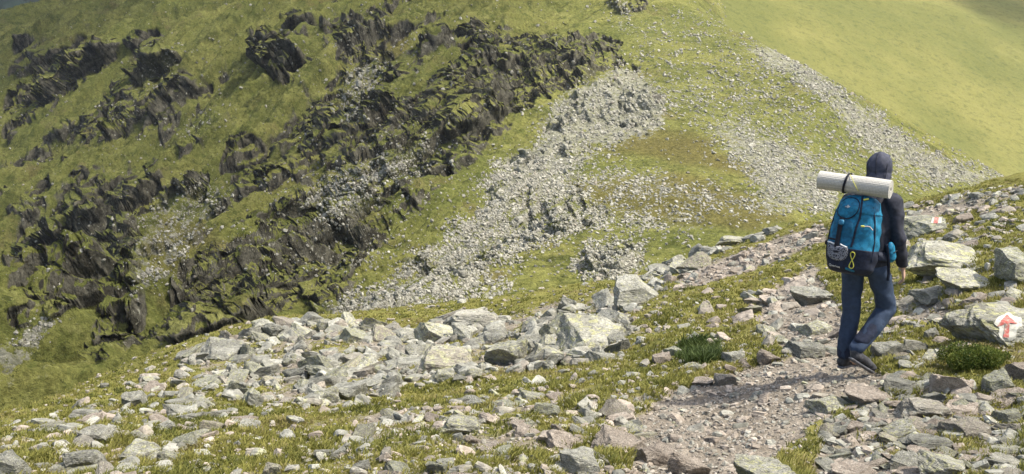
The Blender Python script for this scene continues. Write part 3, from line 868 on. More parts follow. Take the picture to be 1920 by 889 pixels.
for c in cand:
    px, u, v, loc, nor, flat, warm, area = c
    if hikerbox(u, v + px * .2): continue
    dep = loc.y * CP - loc.z * SP
    w = px * dep / F_PX / 2
    isw = rr.random() < warm
    if len(made) < n_ind:
        k = int(rr.integers(6, 14)) if px < 75 else int(rr.integers(0, 6))
        mat = M_BROWN if isw else (M_DARKROCK, M_ROCK, M_LICHEN, M_ROCK)[int(rr.integers(0, 4))]
        o = bpy.data.objects.new('rock', big_mesh(k, mat)); link(o)
        tl = 0.45 if area == 'rock pile' else 0.16
        q = Vector((0, 0, 1)).rotation_difference(nor.lerp(Vector((0, 0, 1)), .4))
        o.rotation_euler = (q.to_matrix() @ rot_zyx(rr.uniform(0, 6.28), rr.normal(0, tl), rr.normal(0, tl))).to_euler()
        fl = flat * rr.uniform(.7, 1.25)
        o.scale = (w, w * rr.uniform(.55, .95), w * fl)
        o.location = loc + Vector((0, 0, w * fl * (-.08 if area != 'rock pile' else .16)))
        tone = {M_BROWN: 'brownish', M_DARKROCK: 'dark grey', M_ROCK: 'grey', M_LICHEN: 'pale lichened'}[mat]
        made.append((o, px, u, v, tone, 'flat' if fl < .38 else 'blocky', area))
    else:
        small.append((loc, nor, w, flat, isw, px))
# every one gets a label of its own: what it looks like and where from the nearest notable thing
DIRS = {'l': 'left of', 'r': 'right of', 'u': 'beyond', 'd': 'in front of'}
SHORT = {0:'arrow boulder',1:'yellow lichened boulder',2:'trail mark slab',6:'brown wedge boulder',7:'upright speckled boulder',9:'stone by the raised boot',
 12:'slab by the knees',14:'pale slab left of the boots',15:'slab below the wedge',18:'large bottom slab',22:'big pile boulder',23:'great tilted slab',24:'leaning pale boulder',
 25:'sharp tilted block',27:'dark mass of rock',28:'white stone by the tuft',30:'white gravel edge stone',32:'big bottom boulder',33:'broad pinkish boulder',35:'path mouth boulder',
 36:'yellow lichened flat slab',39:'lone spotted stone',40:'broad lower left boulder',44:'pointed boulder at the left',46:'skyline bank slab',48:'white upright stone',50:'pile\'s left shoulder boulder',51:'jagged front boulder',37:'lower middle spotted stone'}
marks = [(LAND[k][0], LAND[k][1], s) for k, s in SHORT.items() if k < len(LAND)]
keys = {}
for rec in made:
    o, px, u, v, tone, shp, area = rec
    mu, mv, ms = min(marks, key=lambda m: (m[0] - u) ** 2 + (1.6 * (m[1] - v)) ** 2)
    du, dv = u - mu, v - mv
    dr = ('l' if du < 0 else 'r') if abs(du) > 1.3 * abs(dv) else ('u' if dv < 0 else 'd')
    keys.setdefault((SIZE(px), tone, shp, DIRS[dr], ms), []).append((du * du + 2.5 * dv * dv, o))
ORD = ['nearest', 'second nearest', 'third nearest', 'fourth nearest', 'fifth nearest', 'sixth nearest', 'seventh nearest', 'eighth nearest', 'ninth nearest', 'tenth nearest', 'farthest']
for (sz, tone, shp, dr, ms), L in keys.items():
    L.sort(key=lambda t: t[0])
    for i, (_, o) in enumerate(L):
        base = f'{sz} {tone} {shp} rock {dr} the {ms}'
        lab = base if len(L) == 1 else f'{ORD[min(i, 10)]} {base}'
        tag(o, lab, 'rock', 'loose rocks on the near ridge')
# the rest, past three hundred
sm_shapes = [rock_shape(2, 300 + k, planes=7) for k in range(12)]
def emit_small(rows, name, mat, rr, shapes, tilt=.3, sink=.1):
    p = np.array([[*r[0]] for r in rows]); nn = np.array([[*r[1]] for r in rows])
    w = np.array([r[2] for r in rows]); fl = np.array([r[3] for r in rows]) * rr.uniform(.7, 1.3, len(rows))
    sc = np.stack([w, w * rr.uniform(.55, .95, len(w)), w * fl], -1)
    p = p.copy(); p[:, 2] += w * fl * sink
    return merged(name, shapes, p, rand_rots(len(w), tilt, rr, nn), sc, mat, rr)
o = emit_small([s for s in small if not s[4]], 'small_rocks', M_ROCK, rr, sm_shapes)
tag(o, 'small grey stones scattered over turf and rock pile', 'stones', kind='stuff')
o = emit_small([s for s in small if s[4]], 'brown_stones', M_BROWN, rr, sm_shapes)
tag(o, 'small brown stones scattered over path and turf', 'stones', kind='stuff')

# pebbles and gravel
def pix_scatter(n, gate, smin, smax, obj, rr, vlo=340, vhi=915, ulo=-60, uhi=1980, maxd=45):
    rows = []
    U_ = rr.uniform(ulo, uhi, n); V_ = rr.uniform(vlo, vhi, n)
    g = gate(U_, V_)
    keep = rr.random(n) < g
    for u, v in zip(U_[keep], V_[keep]):
        loc, nor = cast(obj, u, v)
        if loc is None or loc.y > maxd: continue
        rows.append((loc, nor, (loc.y * CP - loc.z * SP) / F_PX / 2 * smin * (smax / smin) ** (rr.random() ** 2.2), .6, False))
    return rows
peb_shapes = [rock_shape(1, 400 + k, planes=5) for k in range(10)]
grav_shapes = [rock_shape(1, 500 + k, planes=3, lo=.45, hi=.8) for k in range(8)]
gp = lambda u, v: look(m_path, u + 12 * fbm(u / 40, v / 20, 2, 5), v)
o = emit_small(pix_scatter(52000, lambda u, v: np.clip(gp(u, v) * 1.0, 0, 1), 3.5, 12, ground, rr), 'gravel', M_GRAVEL, rr, grav_shapes)
tag(o, 'loose pinkish brown gravel covering the path', 'gravel', kind='stuff')
o = emit_small(pix_scatter(9000, lambda u, v: np.clip(gp(u, v) * .35 + .12, 0, 1), 7, 20, ground, rr), 'pebbles', M_ROCK, rr, peb_shapes)
tag(o, 'grey pebbles strewn between the grass', 'pebbles', kind='stuff')

# ---- scree on the slopes opposite
def far_scatter(n, gate, smin, smax, vlo, vhi, ulo=-40, uhi=1960):
    U_ = rr.uniform(ulo, uhi, n); V_ = rr.uniform(vlo, vhi, n)
    keep = rr.random(n) < gate(U_, V_) * np.where(U_ < 560, .6, 1.0)
    rows = []
    for u, v in zip(U_[keep], V_[keep]):
        loc, nor = cast(slope, u, v)
        if loc is None: continue
        rows.append((loc, nor, rr.uniform(smin, smax) * 1.0 if False else smin * (smax / smin) ** (rr.random() ** 2.0) * min(1.2, max(.5, (loc.y / 210) ** .7)), .6, False))
    return rows
def gs(u, v):
    wu = u + 48 * fbm(u / 60, v / 40, 4, 81); wv = v + 30 * fbm(u / 60, v / 40, 4, 82)
    return np.clip(look(m_scree, wu, wv) * (0.55 + 0.9 * fbm(u / 25, v / 12, 3, 85)) * np.clip(.75 + 1.3 * fbm(np.where(u > 1230, u * .84 + v * .54, u * .84 - v * .54) / 110, np.where(u > 1230, v * .84 - u * .54, v * .84 + u * .54) / 15, 3, 87), 0, 1.6) + 0.012 * (v < 520) + 0.05 * (v < 560) * sstep(.15, .6, fbm(u / 120, v / 70, 3, 83)), 0, 1)
o = emit_small(far_scatter(360000, gs, .10, .5, 0, 650) + far_scatter(150000, lambda u, v: gs(u, v) * .9, .10, .42, 300, 640, 480, 1250) + far_scatter(45000, lambda u, v: gs(u, v), .10, .40, 40, 420, 1300, 1920), 'scree', M_FARROCK, rr, grav_shapes, .4, .25)
tag(o, 'pale scree and loose blocks strewn down the slopes opposite', 'scree', kind='stuff')
o = emit_small(far_scatter(2600, lambda u, v: np.clip(gs(u, v) - .3, 0, 1), .5, 1.4, 0, 600), 'scree_blocks', M_FARROCK, rr, sm_shapes, .5, .2)
tag(o, 'larger pale blocks lying among the scree', 'scree', kind='stuff')

# ---- crags: each outcrop is one jagged mass of upright fins
CR_LAB = {
 'ridge': 'long dark cliff band just left of the crest, above the pale scree cone',
 'middle': 'tall dark cliff left of and below the long cliff band near the crest',
 'upper': 'narrow dark crag upslope and left of the tall middle cliff',
 'cave': 'dark hollow looking crag alone on the left slope below the upper crags',
 'small': 'small dark crag alone in the upper left grass slope',
 'corner': 'shadowed grey crag near the upper left corner',
 'big': 'largest crag of the left slope, broken dark faces with pale streaks',
 'wedge': 'single dark wedge of rock standing on the grass at the lower left',
 'lower': 'broad broken cliff falling to the valley left of the near ridge',
 'streak': 'streaky crag with pale rubble near the top, left of centre',
 'streak2': 'small dark crag left of the streaky crag near the top',
 'knob': 'small dark knob standing above the long cliff band',
 'top': 'dark rock outcrop on the crest at the top edge',
 'outcrop': 'grey rocky knoll rising from the lower scree',
 'outcrop2': 'small rough knoll just beyond the rock pile',
 'gully': 'dark fractured rocks lining the gully beside the lower scree',
 'low_left': 'low dark crag at the left edge above the valley',
 'tiny': 'small ragged crag between the hollow crag and the largest crag',
}
for nm, o in crag_objs.items(): tag(o, CR_LAB[nm], 'crag', 'crags on the slope opposite', 'thing')
bpy.data.objects.remove(slope)

# ---- grass
rg = np.random.default_rng(77)
def grass(name, n, gate, hmul, palette, label, cat=None, nb=9, region=None, kind='stuff', vlo=335, vhi=960):
    ulo, uhi = (-80, 2000)
    if region: ulo, uhi, vlo, vhi = region
    U_ = rg.uniform(ulo, uhi, n); V_ = rg.uniform(vlo, vhi, n)
    locs = []
    for u, v in zip(U_, V_):
        loc, nor = cast(ground, u, v)
        if loc is None or loc.y > 40: continue
        locs.append((u, v, loc.x, loc.y, loc.z))
    L = np.array(locs)
    g = gate(L)
    L = L[rg.random(len(L)) < g]
    n = len(L)
    dep = L[:, 3]
    tuft = np.repeat(np.arange(n), nb)
    m = len(tuft)
    hh = (0.045 + 0.04 * np.clip(fbm(L[:, 2] / .5, L[:, 3] / .5, 3, 91), -.8, 1))[tuft] * rg.uniform(.5, 1.35, m) * hmul
    d = dep[tuft]
    rad = (0.022 + .0022 * d) * np.sqrt(rg.random(m)); th = rg.uniform(0, 2 * math.pi, m)
    bx = L[tuft, 2] + rad * np.cos(th); by = L[tuft, 3] + rad * np.sin(th); bz = L[tuft, 4] - 0.006
    w = (0.0016 + 0.00042 * d) * rg.uniform(.7, 1.3, m)
    lx = np.cos(th) * .55 + rg.normal(0, .35, m) + .22; ly = np.sin(th) * .55 + rg.normal(0, .35, m)
    fa = rg.uniform(0, math.pi, m); wx = np.cos(fa) * w; wy = np.sin(fa) * w * .6
    V = np.zeros((m, 5, 3))
    V[:, 0] = np.stack([bx - wx, by - wy, bz], -1); V[:, 1] = np.stack([bx + wx, by + wy, bz], -1)
    mx = bx + lx * hh * .32; my = by + ly * hh * .32; mz = bz + hh * .62
    V[:, 2] = np.stack([mx - wx * .75, my - wy * .75, mz], -1); V[:, 3] = np.stack([mx + wx * .75, my + wy * .75, mz], -1)
    V[:, 4] = np.stack([bx + lx * hh * .95, by + ly * hh * .95, bz + hh * .95], -1)
    i = (np.arange(m) * 5)[:, None]
    T = np.concatenate([i + np.array([0, 1, 3]), i + np.array([0, 3, 2]), i + np.array([2, 3, 4])])
    me = raw_mesh(name, V.reshape(-1, 3), T, 3, True)
    pal = np.array(palette)
    tn = np.clip(.5 + .9 * fbm(L[:, 2] / .9, L[:, 3] / .9, 4, 95)[tuft] + rg.normal(0, .16, m), 0, .999) * (len(pal) - 1)
    k = tn.astype(int); fr = (tn - k)[:, None]
    c = pal[k] * (1 - fr) + pal[k + 1] * fr
    c *= rg.uniform(.75, 1.25, (m, 1))
    set_col(me, 'tint', np.repeat(c, 5, 0))
    me.materials.append(M_BLADE)
    o = link(bpy.data.objects.new(name, me))
    tag(o, label, cat, kind=kind)
    return o
def g_main(L):
    x, y = L[:, 2], L[:, 3]
    wu = L[:, 0] + 18 * fbm(x / .6, y / .6, 3, 65); wv = L[:, 1] + 9 * fbm(x / .6, y / .6, 3, 66)
    t = 1.0 - look(m_path, wu, wv) * 1.05 + 0.55 * fbm(x / .7, y / .7, 4, 67)
    return sstep(.35, .85, t + .25 * fbm(x / .25, y / .25, 2, 68))
PAL = [(.085,.092,.028),(.135,.148,.036),(.200,.198,.048),(.250,.238,.060),(.290,.265,.085),(.270,.220,.105)]
grass('grass', 76000, g_main, .72, PAL, 'short yellow green alpine grass growing between the stones')

grass('grass_tuft', 900, lambda L: np.clip(1.3 - ((L[:, 0] - 1312) / 42) ** 2 - ((L[:, 1] - 662) / 22) ** 2, 0, 1), 2.0, [(.035, .055, .016), (.065, .095, .024), (.11, .14, .035)], 'dark green rank grass tuft left of the white stone on the near slope', 'grass tuft', 9, (1262, 1362, 636, 688), 'thing')
# ================================================================ THE HIKER
PI = math.pi
hloc, _n = cast(ground, 1620, 700)
HROT = R(-35)
person = link(bpy.data.objects.new('person', None))
person.location = hloc + Vector((-.03, 0, 0.02)); PS = 0.965
HM = Matrix.Rotation(HROT, 3, 'Z') @ Matrix.Rotation(R(-1.6), 3, 'Y')
person.rotation_euler = HM.to_euler(); person.scale = (PS, PS, PS)
tag(person, 'hooded hiker in dark jacket and blue trousers walking away down the stony path', 'person')
M_SKIN = simple('skin', (.50, .33, .24), .55, (60, .2, .002))
M_JACKET = simple('jacket_cloth', (.027, .029, .042), .75, (90, .4, .003), .25)
M_HOOD = simple('hood_cloth', (.050, .054, .078), .75, (90, .4, .003), .2)
M_TROUS = simple('trouser_cloth', (.032, .050, .088), .8, (60, .5, .004), .12)
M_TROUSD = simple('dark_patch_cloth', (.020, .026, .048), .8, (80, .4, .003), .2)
M_BOOT = simple('boot_leather', (.055, .055, .060), .6, (50, .4, .003), .4)
M_SOLE = simple('boot_sole', (.13, .13, .14), .8, (70, .5, .003), .3)
M_TEAL = simple('teal_nylon', (.012, .150, .265), .55, (55, .5, .004), .25)
M_TEALD = simple('deep_teal_nylon', (.008, .095, .180), .55, (55, .5, .004), .25)
M_NAVY = simple('navy_nylon', (.013, .018, .036), .65, (60, .5, .004), .3)
M_BLACK = simple('black_webbing', (.012, .013, .020), .7, (120, .4, .002), .2)
M_YEL = simple('yellow_cord', (.62, .60, .10), .6)
M_WHITE = simple('white_print', (.75, .76, .76), .6)
M_PALE = simple('pale_cord', (.60, .48, .42), .6)
M_STEELB = simple('blue_buckle', (.03, .15, .26), .35)
def mat_mesh_pocket():
    n = N('pocket_mesh'); p = n.coord(False)
    v = n.new('ShaderNodeTexVoronoi'); n.put(v.inputs['Vector'], p); v.inputs['Scale'].default_value = 60; v.feature = 'DISTANCE_TO_EDGE'
    n.base(n.mix(n.ramp(v.outputs['Distance'], .05, .22), (.25, .26, .30), (.035, .037, .05)))
    return n.m
def mat_foam():
    n = N('foam_mat'); p = n.coord(False)
    v = n.new('ShaderNodeTexVoronoi'); n.put(v.inputs['Vector'], p); v.inputs['Scale'].default_value = 95
    v.inputs['Randomness'].default_value = 0.15
    f = n.noise(p, 9, 4)
    c = n.mix(n.ramp(v.outputs['Distance'], .25, .6), (.60, .58, .535), (.40, .385, .345))
    n.base(n.mix(n.math('MULTIPLY', n.ramp(f, .45, .7), .3), c, (.42, .40, .35)))
    n.bump(n.math('SUBTRACT', 1.0, v.outputs['Distance']), .7, .006)
    return n.m
M_POCKET = mat_mesh_pocket(); M_FOAM = mat_foam()

def chain(pts, step=.28):
    """ellipsoid stations along a limb: pts = (x, y, z, rx, ry, rz)"""
    out = []
    for a, b in zip(pts[:-1], pts[1:]):
        a = np.array(a, float); b = np.array(b, float)
        L = np.linalg.norm(b[:3] - a[:3]); n = max(1, int(L / (step * min(a[3:].min(), b[3:].min()))))
        out += [a + (b - a) * t for t in np.linspace(0, 1, n + 1)[:-1]]
    out.append(np.array(pts[-1], float))
    return out
def c3(p, r): return (*p, r, r, r)
def soft(name, stations, voxel, mat, parent, wr=0, wf=14, smooth=4, sub=3, seed=0, ws=(1, 1, 1)):
    V, Fc = ico(sub)
    Vs = np.concatenate([V * s[3:6] + s[:3] for s in stations])
    Fs = np.concatenate([Fc + i * len(V) for i in range(len(stations))])
    me = raw_mesh(name, Vs, Fs, 3, True)
    o = link(bpy.data.objects.new(name, me))
    m = o.modifiers.new('r', 'REMESH'); m.mode = 'VOXEL'; m.voxel_size = voxel; m.use_smooth_shade = True
    m = o.modifiers.new('s', 'SMOOTH'); m.factor = .5; m.iterations = smooth
    bpy.context.view_layer.update()
    dg = bpy.context.evaluated_depsgraph_get()
    m2 = bpy.data.meshes.new_from_object(o.evaluated_get(dg), depsgraph=dg)
    o.modifiers.clear(); o.data = m2
    n = len(m2.vertices)
    if wr:
        co = np.empty(n * 3, np.float32); m2.vertices.foreach_get('co', co); co = co.reshape(-1, 3).astype(float)
        no = np.empty(n * 3, np.float32); m2.vertex_normals.foreach_get('vector', no); no = no.reshape(-1, 3)
        q = co * np.array(ws)
        w = (1 - 2 * np.abs(n3(q, wf, seed))) * wr + n3(q, wf * 2.3, seed + 4) * wr * .4
        m2.vertices.foreach_set('co', (co + no * w[:, None]).astype(np.float32).ravel()); m2.update()
    m2.materials.clear(); m2.materials.append(mat)
    m2.polygons.foreach_set('use_smooth', np.full(len(m2.polygons), True))
    o.parent = parent
    return o
HIP_L, KNEE_L, ANK_L = (-.085, 0, .88), (-.10, .04, .48), (-.125, -.01, .10)
HIP_R, KNEE_R, ANK_R = (.095, .01, .88), (.148, .14, .52), (.0, -.16, .20)
SH_R, EL_R, WR_R = (.175, .08, 1.41), (.240, .045, 1.125), (.255, .165, .875)
SH_L, EL_L, WR_L = (-.145, .08, 1.41), (-.21, .10, 1.13), (-.06, .27, 1.20)
# body: one continuous figure
b = []
b += chain([(*HIP_L, .060, .066, .06), (*KNEE_L, .046, .048, .048), (*ANK_L, .036, .040, .036)])
b += chain([(*HIP_R, .060, .066, .06), (*KNEE_R, .046, .048, .048), (*ANK_R, .036, .040, .036)])
b += chain([c3(ANK_L, .036), (-.08, .08, .05, .036, .04, .028), (-.035, .16, .035, .034, .034, .02)])
b += chain([c3(ANK_R, .036), (.055, -.09, .115, .034, .036, .03), (.105, -.045, .055, .032, .034, .022)])
b += chain([(.01, 0, .92, .145, .10, .10), (.01, .03, 1.08, .125, .09, .09), (.02, .09, 1.30, .155, .10, .10), (.02, .11, 1.40, .14, .08, .06), (.025, .15, 1.49, .055, .058, .05), (.03, .20, 1.56, .052, .056, .05)])
b += chain([c3(SH_R, .055), c3(EL_R, .040), c3(WR_R, .026)])
b += chain([c3(SH_L, .055), c3(EL_L, .040), c3(WR_L, .026)])
b += chain([(.03, .225, 1.66, .075, .092, .105), (.03, .245, 1.615, .058, .07, .07)])
b += [np.array([.03, .325, 1.655, .012, .016, .022]), np.array([-.048, .225, 1.655, .010, .02, .03]), np.array([.108, .225, 1.655, .010, .02, .03]),
      np.array([.03, .312, 1.612, .022, .010, .008]), np.array([.03, .30, 1.575, .022, .018, .014])]
def hand(w, d, side, palmn, grip):
    """palm and five fingers: w wrist, d pointing direction, side towards the thumb"""
    w = Vector(w); d = Vector(d).normalized(); s = Vector(side); s = (s - d * s.dot(d)).normalized(); c = d.cross(s).normalized() * palmn
    out = []
    for k in (-1, -.33, .33, 1):
        out += chain([c3(w, .019), c3(w + d * .045 + s * k * .018, .014), c3(w + d * .088 + s * k * .029, .0115)])
    for k, (q, l) in enumerate(((1, .072), (.33, .080), (-.33, .074), (-1, .058))):
        p0 = w + d * .088 + s * q * .029; p1 = p0 + (d * .9 + c * .3 * grip) * l * .42
        p2 = p1 + (d * .7 + c * .8 * grip).normalized() * l * .33; p3 = p2 + (d * .35 + c * grip).normalized() * l * .25
        out += chain([c3(p0, .0100), c3(p1, .0090), c3(p2, .0082), c3(p3, .0072)])
    t0 = w + d * .03 + s * .022; t1 = t0 + (d * .6 + s * .8).normalized() * .036; t2 = t1 + (d * .9 + s * .25 + c * .3 * grip).normalized() * .030
    out += chain([c3(t0, .014), c3(t1, .0110), c3(t2, .0095)])
    return out
b += hand(WR_R, (.10, .18, -1), (-.15, 1, .1), -1, .9)
b += hand(WR_L, (.75, .1, .35), (0, .1, 1), 1, 1.2)
body = soft('body', b, .0045, M_SKIN, person, smooth=2)
# trousers with folds at knee and ankle
t = chain([(.01, 0, .96, .158, .118, .05), (.01, 0, .88, .165, .125, .07)])
t += chain([(-.085, 0, .88, .088, .102, .09), (-.10, .03, .70, .080, .088, .08), (-.105, .04, .48, .069, .075, .07), (-.118, .01, .28, .067, .071, .06), (-.122, -.005, .13, .066, .068, .045)])
t += chain([(.095, .01, .88, .088, .102, .09), (.128, .08, .70, .081, .088, .08), (.150, .14, .52, .071, .077, .07), (.085, .0, .38, .067, .070, .06), (.005, -.14, .235, .062, .058, .045)])
trousers = soft('trousers', t, .008, M_TROUS, person, wr=.008, wf=9, seed=5, ws=(1, 1, .8))
# darker reinforced panels
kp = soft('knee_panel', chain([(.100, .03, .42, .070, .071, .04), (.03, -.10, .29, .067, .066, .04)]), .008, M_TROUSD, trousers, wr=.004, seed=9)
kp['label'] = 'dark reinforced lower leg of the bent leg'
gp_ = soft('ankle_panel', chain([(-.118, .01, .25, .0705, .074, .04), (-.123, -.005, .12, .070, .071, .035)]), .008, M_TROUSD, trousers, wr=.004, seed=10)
# jacket
j = chain([(.01, 0, .93, .172, .130, .05), (.01, .02, 1.05, .160, .118, .06), (.02, .08, 1.28, .188, .132, .08), (.02, .10, 1.40, .165, .105, .06), (.025, .145, 1.475, .085, .085, .05)])
j += chain([(SH_R[0], SH_R[1], SH_R[2], .072, .076, .07), (.215, .06, 1.26, .060, .064, .06), (*EL_R, .056, .058, .055), (.25, .11, .99, .048, .050, .05), (.254, .155, .90, .038, .040, .03)])
j += chain([(*SH_L, .072, .076, .07), (*EL_L, .056, .058, .055), (-.09, .25, 1.19, .040, .042, .04)])
jacket = soft('jacket', j, .008, M_JACKET, person, wr=.010, wf=9, seed=2, ws=(1, 1, .7))
soft('cuff', chain([(.2545, .158, .905, .040, .042, .010), (.255, .163, .885, .0385, .0405, .010)]), .006, M_BLACK, jacket)
# hood pulled up, open at the front, with a peak
h = chain([(.03, .205, 1.675, .098, .105, .118), (.03, .235, 1.675, .092, .085, .108)])
h += chain([(.03, .19, 1.60, .092, .095, .09), (.025, .15, 1.50, .095, .088, .06)])
h += [np.array([.03, .305, 1.755, .06, .035, .012])]
hood = soft('hood', h, .007, M_HOOD, person, wr=.008, wf=9, seed=3, ws=(1.2, 1, .6))
def tube(name, pts, r, mat, parent, seg=8, flat=1.0, closed=False):
    pts = [Vector(p) for p in pts]; n = len(pts); V = []; up0 = Vector((0, -1, .2)).normalized()
    for i, p in enumerate(pts):
        d = (pts[min(i + 1, n - 1)] - pts[max(i - 1, 0)])
        d = d.normalized() if d.length > 1e-9 else Vector((0, 0, 1))
        a = d.cross(up0); a = a.normalized() if a.length > 1e-4 else d.cross(Vector((1, 0, 0))).normalized()
        c = a.cross(d).normalized()
        for k in range(seg):
            t_ = 2 * PI * k / seg; V.append(p + a * math.cos(t_) * r + c * math.sin(t_) * r * flat)
    Fq = [[i * seg + k, i * seg + (k + 1) % seg, (i + 1) * seg + (k + 1) % seg, (i + 1) * seg + k] for i in range(n - 1) for k in range(seg)]
    b_ = bmesh.new(); vs = [b_.verts.new(v) for v in V]
    for f in Fq: b_.faces.new([vs[i] for i in f])
    if closed:
        for k in range(seg): b_.faces.new([vs[(n - 1) * seg + k], vs[(n - 1) * seg + (k + 1) % seg], vs[(k + 1) % seg], vs[k]])
    else: b_.faces.new(vs[:seg][::-1]); b_.faces.new(vs[-seg:])
    bmesh.ops.recalc_face_normals(b_, faces=b_.faces)
    me = bpy.data.meshes.new(name); b_.to_mesh(me); b_.free()
    me.polygons.foreach_set('use_smooth', np.full(len(me.polygons), True)); me.materials.append(mat)
    o = bpy.data.objects.new(name, me); link(o, parent); return o
def smooth_pts(P_, n=6):
    out = []; P_ = [Vector(p) for p in P_]; m = len(P_)
    for i in range(m - 1):
        a, b_, c, d = P_[max(i - 1, 0)], P_[i], P_[i + 1], P_[min(i + 2, m - 1)]
        for k in range(n):
            t_ = k / n; out.append(.5 * ((2 * b_) + (c - a) * t_ + (2 * a - 5 * b_ + 4 * c - d) * t_ ** 2 + (3 * b_ - a - 3 * c + d) * t_ ** 3))
    out.append(P_[-1]); return out
tube('seam', smooth_pts([(.03, .10, 1.60), (.03, .098, 1.68), (.03, .12, 1.755), (.03, .19, 1.797), (.03, .26, 1.785)]), .004, M_JACKET, hood)
tube('seam', smooth_pts([(-.035, .112, 1.56), (-.048, .125, 1.66), (-.040, .16, 1.74), (-.02, .22, 1.775), (-.01, .29, 1.765)]), .003, M_JACKET, hood)
tube('seam', smooth_pts([(.095, .112, 1.56), (.108, .125, 1.66), (.100, .16, 1.74), (.08, .22, 1.775), (.07, .29, 1.765)]), .003, M_JACKET, hood)
# boots
def boot(heel, toe, ankle, sole_n):
    heel, toe, ankle, sole_n = map(Vector, (heel, toe, ankle, sole_n))
    d = (toe - heel); L = d.length; d.normalize(); sole_n.normalize()
    s = d.cross(sole_n).normalized()
    up = []
    P0 = heel + d * .045 + sole_n * .045
    up += chain([c3(ankle, .046), (*P0, .046, .046, .044), (*(heel + d * L * .55 + sole_n * .045), .043, .043, .036), (*(toe - d * .045 + sole_n * .03), .042, .042, .026)], .2)
    u_ = soft('boot', up, .006, M_BOOT, person, smooth=2, wr=.0015, wf=30)
    so = chain([(*(heel + d * .042), .041, .041, .041), (*(heel + d * L * .5), .036, .036, .036), (*(toe - d * .045), .043, .043, .043)], .15)
    V, Fc = ico(3)
    arr = []
    for st in so:                                   # flattened against the sole plane
        q = V * st[3]
        nn_ = np.array(sole_n); q = q - (q @ nn_)[:, None] * nn_ * .62
        arr.append(q + st[:3])
    me = raw_mesh('sole', np.concatenate(arr), np.concatenate([Fc + i * len(V) for i in range(len(so))]), 3, True)
    o = link(bpy.data.objects.new('sole', me), u_)
    m = o.modifiers.new('r', 'REMESH'); m.mode = 'VOXEL'; m.voxel_size = .005
    bpy.context.view_layer.update(); dg = bpy.context.evaluated_depsgraph_get()
    m2 = bpy.data.meshes.new_from_object(o.evaluated_get(dg), depsgraph=dg); o.modifiers.clear(); o.data = m2
    m2.materials.clear(); m2.materials.append(M_SOLE)
    return u_
boot((-.165, -.055, .018), (-.035, .205, .012), ANK_L, (0, -.02, 1))
boot((-.035, -.215, .165), (.115, -.04, .012), ANK_R, (.35, .48, .80))

# ---------------------------------------------------------------- the backpack
pack = link(bpy.data.objects.new('backpack', None))
def hl(x, y, z): return person.location + HM @ Vector((x * PS, y * PS, z * PS))
pack.location = hl(-.048, -.26, .868); pack.scale = (.95, .95, .95)
pack.rotation_euler = (Matrix.Rotation(HROT, 3, 'Z') @ Matrix.Rotation(R(-9), 3, 'X') @ Matrix.Rotation(R(1.5), 3, 'Y')).to_euler()
tag(pack, 'large teal and navy hiking backpack worn on the hiker\'s back', 'backpack')
RINGS = [ # z, half width, half depth, centre x, centre y
 (.000, .110, .075, .0, .02), (.012, .150, .105, .0, .01), (.05, .178, .130, .0, .0), (.12, .190, .142, .0, .0), (.20, .195, .146, .0, .0),
 (.30, .192, .142, .0, .002), (.40, .184, .136, .005, .004), (.47, .176, .130, .006, .006), (.53, .160, .122, .006, .01), (.585, .138, .108, .006, .015), (.62, .105, .085, .004, .02), (.635, .05, .045, .0, .02)]
RZ = np.array([r[0] for r in RINGS])
def ring_at(z): return [np.interp(z, RZ, [r[k] for r in RINGS]) for k in range(1, 5)]
EXPO = 2.7
def bulge(x, z): return .006 * math.sin(z * 38 + 5 * x) + .005 * math.sin(31 * x - 12 * z)
def front(x, z, off=0.0):
    hx, hy, cx_, cy_ = ring_at(z)
    t_ = min(.999, abs((x - cx_) / hx))
    return Vector((x, cy_ - hy * (1 - t_ ** EXPO) ** (1 / EXPO) - off - bulge(x, z) * (1 - t_), z))
def pack_band(name, z0, z1, mat, grow=0.0, nz=40, na=120, cap=True):
    V = []; Fq = []
    zs = np.linspace(z0, z1, nz)
    for z in zs:
        hx, hy, cx_, cy_ = ring_at(z)
        for k in range(na):
            a = 2 * PI * k / na; c_, s_ = math.cos(a), math.sin(a)
            x = cx_ + (hx + grow) * abs(c_) ** (2 / EXPO) * (1 if c_ > 0 else -1)
            y = cy_ + (hy + grow) * abs(s_) ** (2 / EXPO) * (1 if s_ > 0 else -1)
            tt = min(1, abs((x - cx_) / hx))
            if s_ < 0: y -= bulge(x, z) * (1 - tt)
            x += .004 * math.sin(z * 55 + a * 3) * abs(c_)
            V.append((x, y, z))
    for i in range(nz - 1):
        for k in range(na): Fq.append((i * na + k, i * na + (k + 1) % na, (i + 1) * na + (k + 1) % na, (i + 1) * na + k))
    b_ = bmesh.new(); vs = [b_.verts.new(v) for v in V]
    for f in Fq: b_.faces.new([vs[i] for i in f])
    if cap: b_.faces.new(vs[:na][::-1]); b_.faces.new(vs[-na:])
    me = bpy.data.meshes.new(name); b_.to_mesh(me); b_.free()
    me.polygons.foreach_set('use_smooth', np.full(len(me.polygons), True)); me.materials.append(mat)
    o = bpy.data.objects.new(name, me); link(o, pack); return o
pack_band('base_panel', 0, .205, M_NAVY, .002)
main = pack_band('main_bag', .2, .505, M_TEAL)
lid = pack_band('lid', .49, .634, M_TEAL, .006)
